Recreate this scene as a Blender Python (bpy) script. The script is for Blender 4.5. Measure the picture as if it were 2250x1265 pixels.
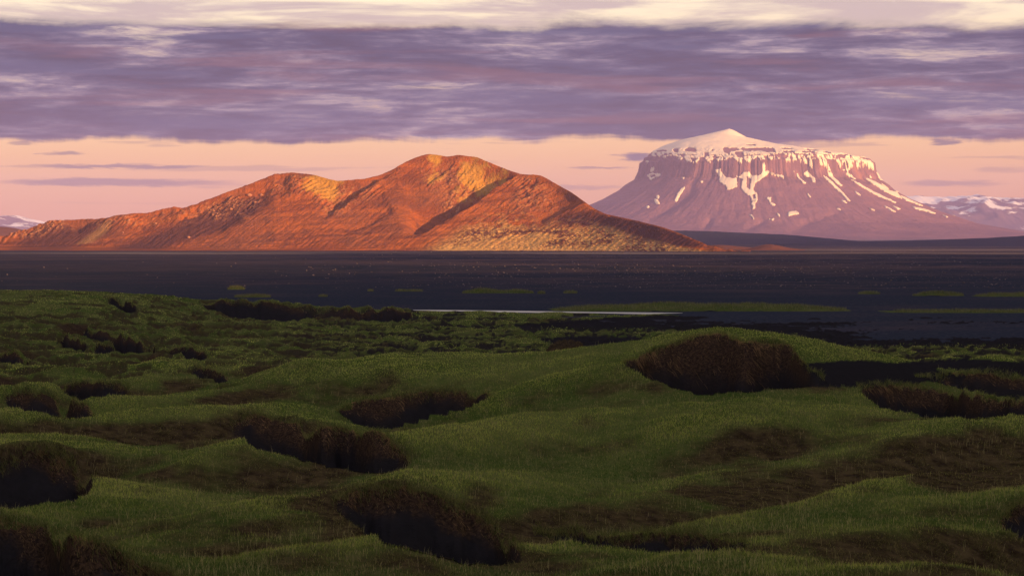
import bpy, math, random
import numpy as np
from mathutils import Vector

for o in list(bpy.data.objects):
    bpy.data.objects.remove(o)
scene = bpy.context.scene
COL = scene.collection
R = math.radians
rng = np.random.default_rng(7)

# ------------------------------------------------------------------ camera
F = 5293.0          # focal length in photo pixels (24 degrees over 2250 px)
U0, V0 = 1125.0, 530.0   # optical axis / horizon row in the photo
HC = 15.0           # eye height above the gravel plain
cam_d = bpy.data.cameras.new('camera')
cam = bpy.data.objects.new('camera', cam_d)
COL.objects.link(cam)
cam.location = (0, 0, HC)
cam.rotation_euler = (R(90), 0, 0)
cam_d.sensor_fit = 'HORIZONTAL'
cam_d.angle = R(24)
cam_d.shift_y = -(632.5 - V0) / 2250.0
cam_d.clip_start = 0.5
cam_d.clip_end = 120000
scene.camera = cam

# ------------------------------------------------------------------ exposure
scene.view_settings.view_transform = 'Standard'
scene.view_settings.look = 'None'
scene.view_settings.gamma = 1
scene.view_settings.exposure = 1.1
scene.view_settings.use_curve_mapping = False
scene.render.engine = 'CYCLES'
scene.cycles.use_denoising = True
scene.cycles.max_bounces = 5
scene.cycles.volume_bounces = 1
scene.cycles.use_adaptive_sampling = False

def lin(r, g, b):
    f = lambda c: (c / 255 / 12.92) if c <= 10.3 else ((c / 255 + 0.055) / 1.055) ** 2.4
    return (f(r), f(g), f(b), 1.0)

# ------------------------------------------------------------------ sun
SUN_EL, SUN_AZ = R(7.5), R(47)      # azimuth measured from straight behind the camera towards its right
S = Vector((math.sin(SUN_AZ) * math.cos(SUN_EL), -math.cos(SUN_AZ) * math.cos(SUN_EL), math.sin(SUN_EL)))
sun_d = bpy.data.lights.new('sun', 'SUN')
sun_d.energy = 5.0
sun_d.angle = R(0.5)
sun_d.color = (1.0, 0.56, 0.24)
sun = bpy.data.objects.new('sun', sun_d)
sun.rotation_euler = (-S).to_track_quat('-Z', 'Y').to_euler()
sun.location = (300, -300, 400)
COL.objects.link(sun)

# ------------------------------------------------------------------ node helper
class NT:
    def __init__(self, tree):
        self.t = tree
        tree.nodes.clear()
    def n(self, typ, **kw):
        nd = self.t.nodes.new(typ)
        for k, v in kw.items():
            setattr(nd, k, v)
        return nd
    def l(self, a, b):
        self.t.links.new(a, b)
    def put(self, sock, val):
        if hasattr(val, 'node'):
            self.l(val, sock)
        else:
            sock.default_value = val
    def m(self, op, a, b=None, c=None, clamp=False):
        nd = self.n('ShaderNodeMath', operation=op)
        nd.use_clamp = clamp
        self.put(nd.inputs[0], a)
        if b is not None: self.put(nd.inputs[1], b)
        if c is not None: self.put(nd.inputs[2], c)
        return nd.outputs[0]
    def ss(self, x, lo, hi):
        nd = self.n('ShaderNodeMapRange', interpolation_type='SMOOTHSTEP')
        self.put(nd.inputs[0], x); nd.inputs[1].default_value = lo; nd.inputs[2].default_value = hi
        return nd.outputs[0]
    def mix(self, f, a, b, blend='MIX'):
        nd = self.n('ShaderNodeMix', data_type='RGBA', blend_type=blend)
        self.put(nd.inputs[0], f); self.put(nd.inputs[6], a); self.put(nd.inputs[7], b)
        return nd.outputs[2]
    def noise(self, vec, scale, detail=5, rough=0.55, dist=0.0):
        nd = self.n('ShaderNodeTexNoise')
        if vec is not None: self.l(vec, nd.inputs['Vector'])
        nd.inputs['Scale'].default_value = scale
        nd.inputs['Detail'].default_value = detail
        nd.inputs['Roughness'].default_value = rough
        nd.inputs['Distortion'].default_value = dist
        return nd.outputs['Fac']
    def xyz(self, x, y, z):
        nd = self.n('ShaderNodeCombineXYZ')
        self.put(nd.inputs[0], x); self.put(nd.inputs[1], y); self.put(nd.inputs[2], z)
        return nd.outputs[0]
    def attr(self, name):
        nd = self.n('ShaderNodeAttribute', attribute_name=name)
        return nd.outputs['Fac']
    def ramp(self, f, stops):
        nd = self.n('ShaderNodeValToRGB')
        self.l(f, nd.inputs[0])
        e = nd.color_ramp.elements
        e[0].position, e[0].color = stops[0]
        e[1].position, e[1].color = stops[-1]
        for p, c in stops[1:-1]:
            k = e.new(p); k.color = c
        return nd.outputs[0]

# ------------------------------------------------------------------ sky
world = bpy.data.worlds.new('World')
scene.world = world
world.use_nodes = True
w = NT(world.node_tree)
tc = w.n('ShaderNodeTexCoord')
sep = w.n('ShaderNodeSeparateXYZ'); w.l(tc.outputs['Generated'], sep.inputs[0])
X, Y, Z = sep.outputs
zc = w.m('MAXIMUM', Z, 0.004)
sx, sy = w.m('DIVIDE', X, zc), w.m('DIVIDE', Y, zc)
rr = w.m('SQRT', w.m('ADD', w.m('MULTIPLY', sx, sx), w.m('MULTIPLY', sy, sy)))
el = w.m('DIVIDE', Z, w.m('SQRT', w.m('ADD', w.m('MULTIPLY', X, X), w.m('MULTIPLY', Y, Y))))
el = w.m('MAXIMUM', el, 0.0)
# clear sky colour by elevation (tan): horizon pink, higher up cream, then pale blue-grey
grad = w.ramp(w.m('POWER', w.m('DIVIDE', el, 2.0, clamp=True), 0.5), [
    (0.0, lin(222, 146, 116)), (0.085, lin(232, 152, 110)), (0.13, lin(238, 168, 114)), (0.17, lin(244, 192, 134)),
    (0.215, lin(249, 220, 184)), (0.24, lin(247, 224, 194)), (0.36, lin(240, 224, 206)), (0.6, lin(212, 208, 212)), (1.0, lin(178, 186, 208))])
sky = w.n('ShaderNodeTexSky', sky_type='NISHITA')
sky.sun_disc = False
sky.sun_elevation = SUN_EL
sky.sun_rotation = math.pi - SUN_AZ
nish = w.n('ShaderNodeVectorMath', operation='SCALE')
w.l(sky.outputs[0], nish.inputs[0]); nish.inputs['Scale'].default_value = 0.06
base = w.mix(1.0, grad, nish.outputs[0], 'ADD')
# stratus deck in a band above the horizon
def q3(k, kz, off=0.0):
    return w.xyz(w.m('MULTIPLY', X, k), w.m('MULTIPLY', Y, k), w.m('ADD', w.m('MULTIPLY', Z, kz), off))
n_big = w.noise(q3(9, 62, 1.0), 1.0, 8, 0.60, 0.4)
n_med = w.noise(q3(20, 200, 4.0), 1.0, 9, 0.68, 0.45)
n_edge = w.noise(q3(15, 0, 9.0), 1.0, 8, 0.62)
n_edge2 = w.noise(q3(8, 20, 14.0), 1.0, 8, 0.64, 0.5)
e_lo = w.m('ADD', el, w.m('MULTIPLY', w.m('SUBTRACT', n_edge, 0.5), 0.0175))
e_lo = w.m('ADD', e_lo, w.m('MULTIPLY', w.m('SUBTRACT', n_med, 0.5), 0.0055))
e_hi = w.m('ADD', el, w.m('MULTIPLY', w.m('SUBTRACT', n_edge2, 0.5), 0.020))
e_hi = w.m('ADD', e_hi, w.m('MULTIPLY', w.m('SUBTRACT', n_med, 0.5), 0.007))
far_edge = w.ss(e_lo, 0.0402, 0.0432)
near_edge = w.m('SUBTRACT', 1.0, w.ss(e_hi, 0.0865, 0.0920))
dens = w.m('ADD', w.m('MULTIPLY', n_big, 0.62), w.m('MULTIPLY', n_med, 0.38))
cover = w.ss(dens, 0.335, 0.435)
deck = w.m('MULTIPLY', w.m('MULTIPLY', far_edge, near_edge), w.m('ADD', 0.42, w.m('MULTIPLY', cover, 0.58)))
# broken cloud above the deck, all the way to the zenith
n_up = w.noise(q3(9, 75, 33.0), 1.0, 7, 0.60, 0.35)
upper = w.m('MULTIPLY', w.ss(n_up, 0.40, 0.58), w.m('SUBTRACT', 1.0, w.m('MULTIPLY', far_edge, near_edge)))
upper = w.m('MULTIPLY', upper, w.m('MULTIPLY', w.ss(el, 0.075, 0.09), 0.72))
# thin streaks low over the horizon
st = w.noise(q3(11, 250, 2.0), 1.0, 5, 0.55, 0.3)
st2 = w.noise(q3(50, 700, 6.0), 1.0, 4, 0.55)
streak = w.ss(w.m('ADD', st, w.m('MULTIPLY', w.m('SUBTRACT', st2, 0.5), 0.16)), 0.575, 0.655)
streak = w.m('MULTIPLY', streak, w.m('MULTIPLY', w.ss(el, 0.012, 0.021), w.m('SUBTRACT', 1.0, w.ss(el, 0.042, 0.050))))
streak = w.m('MULTIPLY', streak, 0.35)
# cloud colours
n_det = w.noise(q3(60, 420, 17.0), 1.0, 6, 0.65, 0.3)
tone = w.m('ADD', w.m('ADD', w.m('MULTIPLY', n_big, 0.90), w.m('MULTIPLY', n_med, 0.80)), w.m('ADD', w.m('MULTIPLY', n_det, 0.35), -0.525))
ccol = w.ramp(tone, [(0.36, lin(172, 156, 166)), (0.43, lin(126, 119, 144)), (0.50, lin(96, 95, 124)), (0.57, lin(75, 79, 112)), (0.66, lin(66, 70, 100))])
n_pink = w.noise(q3(7, 110, 21.0), 1.0, 5, 0.55, 0.4)
ccol = w.mix(w.m('MULTIPLY', w.ss(n_pink, 0.52, 0.66), 0.50), ccol, lin(136, 96, 106))
ccol = w.mix(w.m('MULTIPLY', w.ss(n_pink, 0.48, 0.36), 0.65), ccol, lin(84, 92, 128))
az = w.m('DIVIDE', X, w.m('MAXIMUM', Y, 0.05))
azn = w.m('ADD', az, w.m('MULTIPLY', w.m('SUBTRACT', n_med, 0.5), 0.05))
eln = w.m('ADD', el, w.m('MULTIPLY', w.m('SUBTRACT', n_det, 0.5), 0.0045))
for (cu, cv, ru, rv, a_) in ((1395, 346, 38, 9, 1.0), (2066, 317, 34, 7, 0.9), (270, 368, 190, 5, 0.8), (250, 402, 250, 9, 0.75), (135, 339, 38, 4, 0.7), (1690, 322, 110, 6, 0.6), (2080, 405, 110, 8, 0.55), (1310, 369, 70, 4, 0.6), (1260, 412, 90, 6, 0.45), (40, 318, 34, 5, 0.6)):
    g_ = w.m('ADD', w.m('POWER', w.m('ABSOLUTE', w.m('DIVIDE', w.m('SUBTRACT', azn, (cu - 1125) / F), ru / F)), 2.0), w.m('POWER', w.m('ABSOLUTE', w.m('DIVIDE', w.m('SUBTRACT', eln, (530 - cv) / F), rv / F)), 2.0))
    streak = w.m('MAXIMUM', streak, w.m('MULTIPLY', w.m('SUBTRACT', 1.0, w.ss(g_, 0.2, 1.6)), w.m('MULTIPLY', w.m('GREATER_THAN', Y, 0.3), a_)))
c = w.mix(streak, base, lin(122, 108, 124))
c = w.mix(upper, c, lin(186, 164, 176))
c = w.mix(deck, c, ccol)
bg = w.n('ShaderNodeBackground'); w.l(c, bg.inputs[0]); bg.inputs[1].default_value = 0.48
out = w.n('ShaderNodeOutputWorld'); w.l(bg.outputs[0], out.inputs[0])

# ------------------------------------------------------------------ numeric noise
def _hash(ix, iy, seed):
    h = (ix.astype(np.int64) * 374761393 + iy.astype(np.int64) * 668265263 + seed * 974634541) & 0xFFFFFFFF
    h = ((h ^ (h >> 13)) * 1274126177) & 0xFFFFFFFF
    return (h ^ (h >> 16)) & 0xFFFFFFFF
_G = np.array([(math.cos(k * math.pi / 8), math.sin(k * math.pi / 8)) for k in range(16)])
def perlin(x, y, seed=0):
    x = np.asarray(x, float); y = np.asarray(y, float)
    ix = np.floor(x); iy = np.floor(y); fx = x - ix; fy = y - iy
    ux = fx * fx * fx * (fx * (fx * 6 - 15) + 10); uy = fy * fy * fy * (fy * (fy * 6 - 15) + 10)
    def g(dx, dy):
        gr = _G[_hash(ix + dx, iy + dy, seed) & 15]
        return gr[..., 0] * (fx - dx) + gr[..., 1] * (fy - dy)
    a = g(0, 0); b = g(1, 0); c_ = g(0, 1); d = g(1, 1)
    return 1.5 * ((a + (b - a) * ux) * (1 - uy) + (c_ + (d - c_) * ux) * uy)
def fbm(x, y, seed=0, octv=5, gain=0.5, ridged=False):
    s = 0; a = 1; tot = 0
    for k in range(octv):
        p = perlin(x * 2 ** k + 17.3 * k, y * 2 ** k - 9.1 * k, seed + k)
        s = s + a * ((1 - 2 * np.abs(p)) if ridged else p); tot += a; a *= gain
    return s / tot
def sstep(x, lo, hi):
    t = np.clip((x - lo) / (hi - lo), 0, 1)
    return t * t * (3 - 2 * t)
def inpoly(px, py, poly):
    r = np.zeros(np.shape(px), bool); n = len(poly)
    for i in range(n):
        x1, y1 = poly[i]; x2, y2 = poly[(i + 1) % n]
        if y1 == y2: continue
        c_ = ((y1 > py) != (y2 > py)) & (px < (x2 - x1) * (py - y1) / (y2 - y1) + x1)
        r ^= c_
    return r
def polydist(px, py, line):
    """signed distance (positive on the right-hand, up-screen-to-down side) and position 0..1 along a polyline"""
    best = np.full(np.shape(px), 1e9); sgn = np.zeros(np.shape(px)); par = np.zeros(np.shape(px))
    L = [math.dist(line[i], line[i + 1]) for i in range(len(line) - 1)]; tot = sum(L); acc = 0
    for i in range(len(L)):
        (x1, y1), (x2, y2) = line[i], line[i + 1]
        dx, dy = (x2 - x1) / L[i], (y2 - y1) / L[i]
        t = np.clip((px - x1) * dx + (py - y1) * dy, 0, L[i])
        d = np.hypot(px - x1 - t * dx, py - y1 - t * dy)
        m = d < best
        best = np.where(m, d, best); par = np.where(m, (acc + t) / tot, par)
        sgn = np.where(m, -np.sign((px - x1) * dy - (py - y1) * dx), sgn)
        acc += L[i]
    return best * sgn, par
def smooth1(a, k):
    ker = np.exp(-0.5 * (np.arange(-3 * k, 3 * k + 1) / k) ** 2); ker /= ker.sum()
    return np.convolve(np.pad(a, 3 * k, mode='edge'), ker, mode='valid')

# ------------------------------------------------------------------ mesh helpers
def mesh_np(name, V, faces, attrs=None, smooth=True):
    me = bpy.data.meshes.new(name)
    V = np.asarray(V, np.float32); faces = np.asarray(faces, np.int32)
    nf, k = faces.shape
    me.vertices.add(len(V)); me.vertices.foreach_set('co', V.ravel())
    me.loops.add(nf * k); me.loops.foreach_set('vertex_index', faces.ravel())
    me.polygons.add(nf); me.polygons.foreach_set('loop_start', np.arange(0, nf * k, k, dtype=np.int32))
    if smooth: me.polygons.foreach_set('use_smooth', np.ones(nf, bool))
    for an, av in (attrs or {}).items():
        av = np.asarray(av, np.float32)
        if av.ndim == 1:
            a = me.attributes.new(an, 'FLOAT', 'POINT'); a.data.foreach_set('value', av)
        else:
            a = me.attributes.new(an, 'FLOAT_COLOR', 'POINT'); a.data.foreach_set('color', av.ravel())
    me.update(calc_edges=True)
    return me
def link(name, me, mat, parent=None, kind=None, label=None, cat=None, group=None):
    o = bpy.data.objects.new(name, me); COL.objects.link(o)
    if mat is not None:
        me.materials.append(mat)
    if parent: o.parent = parent
    if kind: o['kind'] = kind
    if label: o['label'] = label
    if cat: o['category'] = cat
    if group: o['group'] = group
    return o
def grid_faces(nr, nc):
    i = np.arange(nr * nc).reshape(nr, nc)
    return np.stack([i[:-1, :-1], i[:-1, 1:], i[1:, 1:], i[1:, :-1]], -1).reshape(-1, 4)
def px(xw, yw, zw):
    return U0 + F * xw / yw, V0 + F * (HC - zw) / yw

# ------------------------------------------------------------------ materials
def new_mat(name):
    m = bpy.data.materials.new(name); m.use_nodes = True
    return m, NT(m.node_tree)
def finish(t, col, rough=0.95, bump=None, bstr=0.5, bdist=1.0, spec=0.0):
    b = t.n('ShaderNodeBsdfPrincipled')
    t.put(b.inputs['Base Color'], col); t.put(b.inputs['Roughness'], rough)
    b.inputs['Specular IOR Level'].default_value = spec
    if bump is not None:
        bn = t.n('ShaderNodeBump'); t.put(bn.inputs['Height'], bump)
        bn.inputs['Strength'].default_value = bstr; bn.inputs['Distance'].default_value = bdist
        t.l(bn.outputs[0], b.inputs['Normal'])
    o = t.n('ShaderNodeOutputMaterial'); t.l(b.outputs[0], o.inputs[0])
def pos(t):
    return t.n('ShaderNodeNewGeometry').outputs['Position']

# ground: black volcanic sand with brown gravel
M_GROUND, t = new_mat('volcanic_gravel')
p = pos(t)
n1 = t.noise(p, 0.004, 6, 0.6); n2 = t.noise(p, 0.05, 6, 0.65); n3 = t.noise(p, 0.9, 3, 0.6)
grav = t.m('MULTIPLY', t.ss(t.m('ADD', t.m('MULTIPLY', n1, 0.5), t.m('MULTIPLY', n2, 0.5)), 0.42, 0.60), t.attr('gravel'))
col = t.mix(grav, (0.017, 0.021, 0.031, 1), (0.100, 0.060, 0.056, 1))
col = t.mix(t.m('MULTIPLY', t.ss(n3, 0.52, 0.70), 0.5), col, t.mix(0.5, col, (0.16, 0.13, 0.12, 1)))
col = t.mix(t.attr('pale'), col, (0.34, 0.25, 0.19, 1))
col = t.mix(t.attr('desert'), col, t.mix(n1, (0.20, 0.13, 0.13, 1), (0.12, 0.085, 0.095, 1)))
finish(t, col, 0.95, t.m('ADD', n2, t.m('MULTIPLY', n3, 0.35)), 0.6, 0.6)

# grass-covered dunes, with bare soil and black sand (plus painted hollow shade) by attribute
M_DUNE, t = new_mat('grassy_dune')
p = pos(t)
n1 = t.noise(p, 0.09, 5, 0.6); n2 = t.noise(p, 1.4, 5, 0.65); n3 = t.noise(p, 6.0, 4, 0.7)
g = t.mix(t.ss(n1, 0.35, 0.65), (0.040, 0.062, 0.011, 1), (0.075, 0.088, 0.022, 1))
g = t.mix(t.m('MULTIPLY', t.ss(n2, 0.45, 0.7), 0.6), g, (0.105, 0.100, 0.034, 1))
h = t.mix(t.ss(n2, 0.35, 0.65), (0.020, 0.013, 0.007, 1), (0.062, 0.045, 0.020, 1))
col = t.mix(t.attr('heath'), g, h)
dd = t.mix(t.ss(n3, 0.35, 0.7), (0.010, 0.007, 0.005, 1), (0.058, 0.035, 0.020, 1))
col = t.mix(t.attr('soil'), col, dd)
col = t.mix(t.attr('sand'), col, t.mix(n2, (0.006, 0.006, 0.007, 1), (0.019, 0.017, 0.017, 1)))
finish(t, col, 0.95, t.m('ADD', n2, t.m('MULTIPLY', n3, 0.6)), 0.8, 0.25)

# red scoria hill
M_HILL, t = new_mat('red_scoria')
p = pos(t)
n1 = t.noise(p, 0.010, 6, 0.6); n2 = t.noise(p, 0.055, 6, 0.66); n3 = t.noise(p, 0.25, 4, 0.6)
mp = t.n('ShaderNodeMapping'); t.l(p, mp.inputs[0]); mp.inputs['Rotation'].default_value = (0, 0, R(38)); mp.inputs['Scale'].default_value = (0.004, 0.05, 0.01)
n4 = t.noise(mp.outputs[0], 1.0, 5, 0.6)
col = t.mix(t.ss(n4, 0.35, 0.65), (0.36, 0.100, 0.022, 1), (0.19, 0.054, 0.019, 1))
col = t.mix(t.m('MULTIPLY', t.ss(n1, 0.45, 0.65), 0.7), col, (0.19, 0.070, 0.034, 1))
col = t.mix(t.m('MULTIPLY', t.ss(n2, 0.50, 0.66), 0.6), col, (0.11, 0.045, 0.030, 1))
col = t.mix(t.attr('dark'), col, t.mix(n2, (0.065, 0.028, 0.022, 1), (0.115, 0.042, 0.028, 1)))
col = t.mix(t.m('MULTIPLY', t.attr('rock'), t.ss(n3, 0.4, 0.6)), col, (0.42, 0.19, 0.08, 1))
moss = t.ss(t.m('ADD', t.attr('moss'), t.m('MULTIPLY', t.m('SUBTRACT', n2, 0.5), 1.6)), 0.35, 0.75)
col = t.mix(t.m('MULTIPLY', moss, 0.62), col, (0.52, 0.28, 0.040, 1))
col = t.mix(t.attr('straw'), col, t.mix(n2, (0.54, 0.30, 0.10, 1), (0.38, 0.215, 0.07, 1)))
col = t.mix(t.attr('soil'), col, (0.085, 0.035, 0.026, 1))
finish(t, col, 0.95, t.m('ADD', n4, t.m('MULTIPLY', n3, 0.45)), 1.0, 7.0)

# table mountain rock and snow
M_ROCK, t = new_mat('basalt_rock')
p = pos(t)
n1 = t.noise(p, 0.0022, 6, 0.6); n2 = t.noise(p, 0.012, 6, 0.65)
mp = t.n('ShaderNodeMapping'); t.l(p, mp.inputs[0]); mp.inputs['Scale'].default_value = (0.013, 0.013, 0.0045)
n4 = t.noise(mp.outputs[0], 1.0, 5, 0.6)
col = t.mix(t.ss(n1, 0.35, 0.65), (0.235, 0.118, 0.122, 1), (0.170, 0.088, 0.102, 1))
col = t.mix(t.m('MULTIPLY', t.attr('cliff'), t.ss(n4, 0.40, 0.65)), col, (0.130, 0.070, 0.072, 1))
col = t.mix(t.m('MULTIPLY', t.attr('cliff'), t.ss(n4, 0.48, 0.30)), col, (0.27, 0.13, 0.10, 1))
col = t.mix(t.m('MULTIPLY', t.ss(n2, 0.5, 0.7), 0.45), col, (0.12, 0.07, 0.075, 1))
finish(t, col, 0.95, t.m('ADD', n2, t.m('MULTIPLY', n4, t.attr('cliff'))), 0.7, 25.0)

M_SNOW, t = new_mat('snow')
p = pos(t)
n1 = t.noise(p, 0.006, 5, 0.6)
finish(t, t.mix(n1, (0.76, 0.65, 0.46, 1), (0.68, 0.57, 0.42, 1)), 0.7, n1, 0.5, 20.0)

M_FAR, t = new_mat('snowy_range')
p = pos(t)
mp = t.n('ShaderNodeMapping'); t.l(p, mp.inputs[0]); mp.inputs['Scale'].default_value = (1, 0.6, 2.2)
n1 = t.noise(mp.outputs[0], 0.0026, 7, 0.62, 0.4)
snow = t.ss(t.m('ADD', n1, t.m('MULTIPLY', t.attr('snowy'), 0.35)), 0.60, 0.66)
finish(t, t.mix(snow, (0.15, 0.10, 0.12, 1), (0.80, 0.76, 0.72, 1)), 0.9)

M_DARK, t = new_mat('dark_lava')
p = pos(t)
n1 = t.noise(p, 0.006, 6, 0.6)
finish(t, t.mix(n1, (0.012, 0.018, 0.030, 1), (0.030, 0.030, 0.040, 1)), 0.95, n1, 0.6, 15.0)

M_CINDER, t = new_mat('brown_cinder')
p = pos(t)
n1 = t.noise(p, 0.03, 6, 0.6)
finish(t, t.mix(n1, (0.20, 0.075, 0.045, 1), (0.11, 0.048, 0.036, 1)), 0.95, n1, 0.6, 4.0)

M_WATER, t = new_mat('river_water')
b = t.n('ShaderNodeBsdfPrincipled')
b.inputs['Base Color'].default_value = (0.02, 0.03, 0.04, 1); b.inputs['Roughness'].default_value = 0.30
b.inputs['IOR'].default_value = 1.33
nn = t.noise(pos(t), 0.6, 3, 0.6); bn = t.n('ShaderNodeBump'); t.l(nn, bn.inputs['Height'])
bn.inputs['Strength'].default_value = 0.25; bn.inputs['Distance'].default_value = 0.05
t.l(bn.outputs[0], b.inputs['Normal'])
o_ = t.n('ShaderNodeOutputMaterial'); t.l(b.outputs[0], o_.inputs[0])

def blade_mat(name):
    m, t = new_mat(name)
    a = t.n('ShaderNodeAttribute', attribute_name='tint')
    d = t.n('ShaderNodeBsdfDiffuse'); t.l(a.outputs['Color'], d.inputs[0])
    tr = t.n('ShaderNodeBsdfTranslucent'); t.l(a.outputs['Color'], tr.inputs[0])
    mx = t.n('ShaderNodeMixShader'); mx.inputs[0].default_value = 0.3
    t.l(d.outputs[0], mx.inputs[1]); t.l(tr.outputs[0], mx.inputs[2])
    o = t.n('ShaderNodeOutputMaterial'); t.l(mx.outputs[0], o.inputs[0])
    return m
M_GRASS = blade_mat('grass_blades')
M_HEATH = blade_mat('heath_twigs')
M_ROOTS = blade_mat('turf_roots')

M_STONE, t = new_mat('pale_stone')
oi = t.n('ShaderNodeNewGeometry')
n1 = t.noise(oi.outputs['Position'], 0.7, 2, 0.5)
finish(t, t.mix(t.ss(n1, 0.3, 0.7), (0.05, 0.038, 0.036, 1), (0.20, 0.15, 0.14, 1)), 0.9)
M_BOULDER, t = new_mat('ochre_boulder')
n1 = t.noise(pos(t), 0.3, 5, 0.6)
finish(t, t.mix(n1, (0.40, 0.19, 0.11, 1), (0.26, 0.115, 0.07, 1)), 0.95, n1, 0.7, 2.0)

# ------------------------------------------------------------------ ground sheet (reaches the horizon)
def ground_z(x, y):
    z = np.interp(y, [-1e5, 0, 5000, 8000, 12000, 18000, 24000, 30000, 40000], [0, 0, 0, 6, 16, 38, 85, 150, 200])
    return z
ys = np.concatenate([np.linspace(-7000, -100, 24), np.linspace(-60, 280, 16), 300 * 1.0085 ** np.arange(0, 575)])
ys = ys[ys < 31800]
xs = np.concatenate([-np.geomspace(14000, 1300, 26), np.linspace(-1250, 1250, 150), np.geomspace(1300, 14000, 26)])
gx, gy = np.meshgrid(xs, ys)
gz = ground_z(gx, gy)
near = sstep(gy, 250, 420)
und = 0.28 * fbm(gx / 90, gy / 55, 3, 4) + 0.5 * fbm(gx / 400, gy / 260, 5, 3) * sstep(gy, 900, 1600)
gz = gz + und * sstep(gy, 600, 800) - 0.9 * (1 - sstep(gy, 250, 400))
gu, gv = px(gx, np.maximum(gy, 1), gz)
pale = sstep(gy, 4600, 5100) * (1 - sstep(gy, 5600, 6600)) * (1 - sstep(gu, 350, 620)) * 0.8
pale = np.maximum(pale, 0.45 * sstep(gy, 2700, 2950) * (1 - sstep(gy, 3150, 3400)) * sstep(fbm(gx / 300, gy / 150, 8, 3), -0.25, 0.3))
pale = np.maximum(pale, 0.25 * sstep(gy, 3500, 4000) * (1 - sstep(gy, 4200, 5000)) * sstep(gu, 1500, 1750))
gravel = 0.22 * sstep(fbm(gx / 60, gy / 50, 14, 4), -0.2, 0.4) + 0.8 * sstep(gy, 640, 900) * (0.45 + 0.55 * sstep(gu + 600 * fbm(gx / 500, gy / 300, 12, 3), 500, 1300)) * (0.3 + 0.7 * sstep(gy, 800, 1900))
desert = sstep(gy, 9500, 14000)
me = mesh_np('ground', np.stack([gx, gy, gz], -1).reshape(-1, 3), grid_faces(len(ys), len(xs)),
             {'pale': pale.ravel(), 'gravel': gravel.ravel(), 'desert': desert.ravel()})
link('ground', me, M_GROUND, kind='structure', label='flat plain of black volcanic sand and brown gravel', cat='ground')

# ------------------------------------------------------------------ hills added out of view to hold back the evening sun
def shade_hill(name, s0, tz, half, label, mat=None):
    """ridge whose crest runs across the sun's azimuth; tz = (t along the crest, crest height)"""
    sh = np.array([math.sin(SUN_AZ), -math.cos(SUN_AZ)]); e = np.array([math.cos(SUN_AZ), math.sin(SUN_AZ)])
    tt = np.linspace(tz[0][0], tz[-1][0], 150); qq = np.linspace(-half, half, 60)
    T, Q = np.meshgrid(tt, qq)
    H = np.interp(T, [a for a, b in tz], [b for a, b in tz])
    prof = np.clip(1 - np.abs(Q) / half, 0, 1) ** 1.25
    xx = sh[0] * (s0 + Q) + e[0] * T; yy = sh[1] * (s0 + Q) + e[1] * T
    zz = H * prof * (1 + 0.16 * fbm(xx / 500, yy / 500, 31, 5)) + 25 * fbm(xx / 260, yy / 260, 33, 5, ridged=True) * prof - 12
    me = mesh_np(name, np.stack([xx, yy, zz], -1).reshape(-1, 3), grid_faces(60, 150))
    return link(name, me, mat or M_CINDER, kind='structure', label=label, cat='hill')
shade_hill('hill', 2600, [(-5000, 0), (-3600, 330), (-1500, 420), (0, 430), (700, 430), (1036, 440), (1350, 530), (1650, 610), (2100, 590), (2900, 470), (4200, 0)], 1500, 'unseen brown ridge added behind the viewpoint to shade the foreground')
shade_hill('hill', -60, [(3950, 0), (4500, 420), (5200, 640), (6800, 690), (7700, 520), (8600, 0)], 1300, 'unseen brown hill added right of the view to shade the low dark hills')

# ------------------------------------------------------------------ far snowy ranges
def far_range(u0, u1, sky_pts, yd, seed, label):
    us = np.arange(u0, u1, 2.2); nr = 70
    vt = np.interp(us, [a for a, b in sky_pts], [b for a, b in sky_pts])
    vt = vt + 3.0 * fbm(us / 26, us * 0, seed, 4)
    tt = np.linspace(-0.25, 1.25, nr)
    Ug, T = np.meshgrid(us, tt)
    depth = 3200
    yy = yd + (T - 1) * depth
    xx = (Ug - U0) / F * yd
    zc_ = HC + (V0 - vt) / F * yd
    zb = ground_z(xx, yy) - 20
    up = np.clip(T, 0, 1)
    prof = np.where(T <= 1, up ** 0.9, 1 - (T - 1) * 1.2)
    prof = prof + 0.30 * fbm(xx / 900, yy / 1100, seed + 5, 6, ridged=True) * np.sin(np.pi * np.clip(T, 0, 1)) * 0.9
    zz = zb + (zc_[None, :] - zb) * prof
    me = mesh_np('hills', np.stack([xx, yy, zz], -1).reshape(-1, 3), grid_faces(nr, len(us)), {'snowy': np.clip(T, 0, 1).ravel() * 0.55})
    link('hills', me, M_FAR, kind='structure', label=label, cat='mountains')
far_range(1880, 2500, [(1880, 436), (2010, 430), (2080, 432), (2150, 428), (2185, 434), (2250, 434), (2330, 440), (2500, 470)], 29000, 41, 'distant snow-streaked mountain range at the right edge')
far_range(-220, 190, [(-220, 500), (-100, 482), (0, 474), (30, 473), (60, 478), (95, 487), (130, 497), (190, 510)], 29000, 57, 'distant pale snowy mountains at the left edge')

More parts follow.
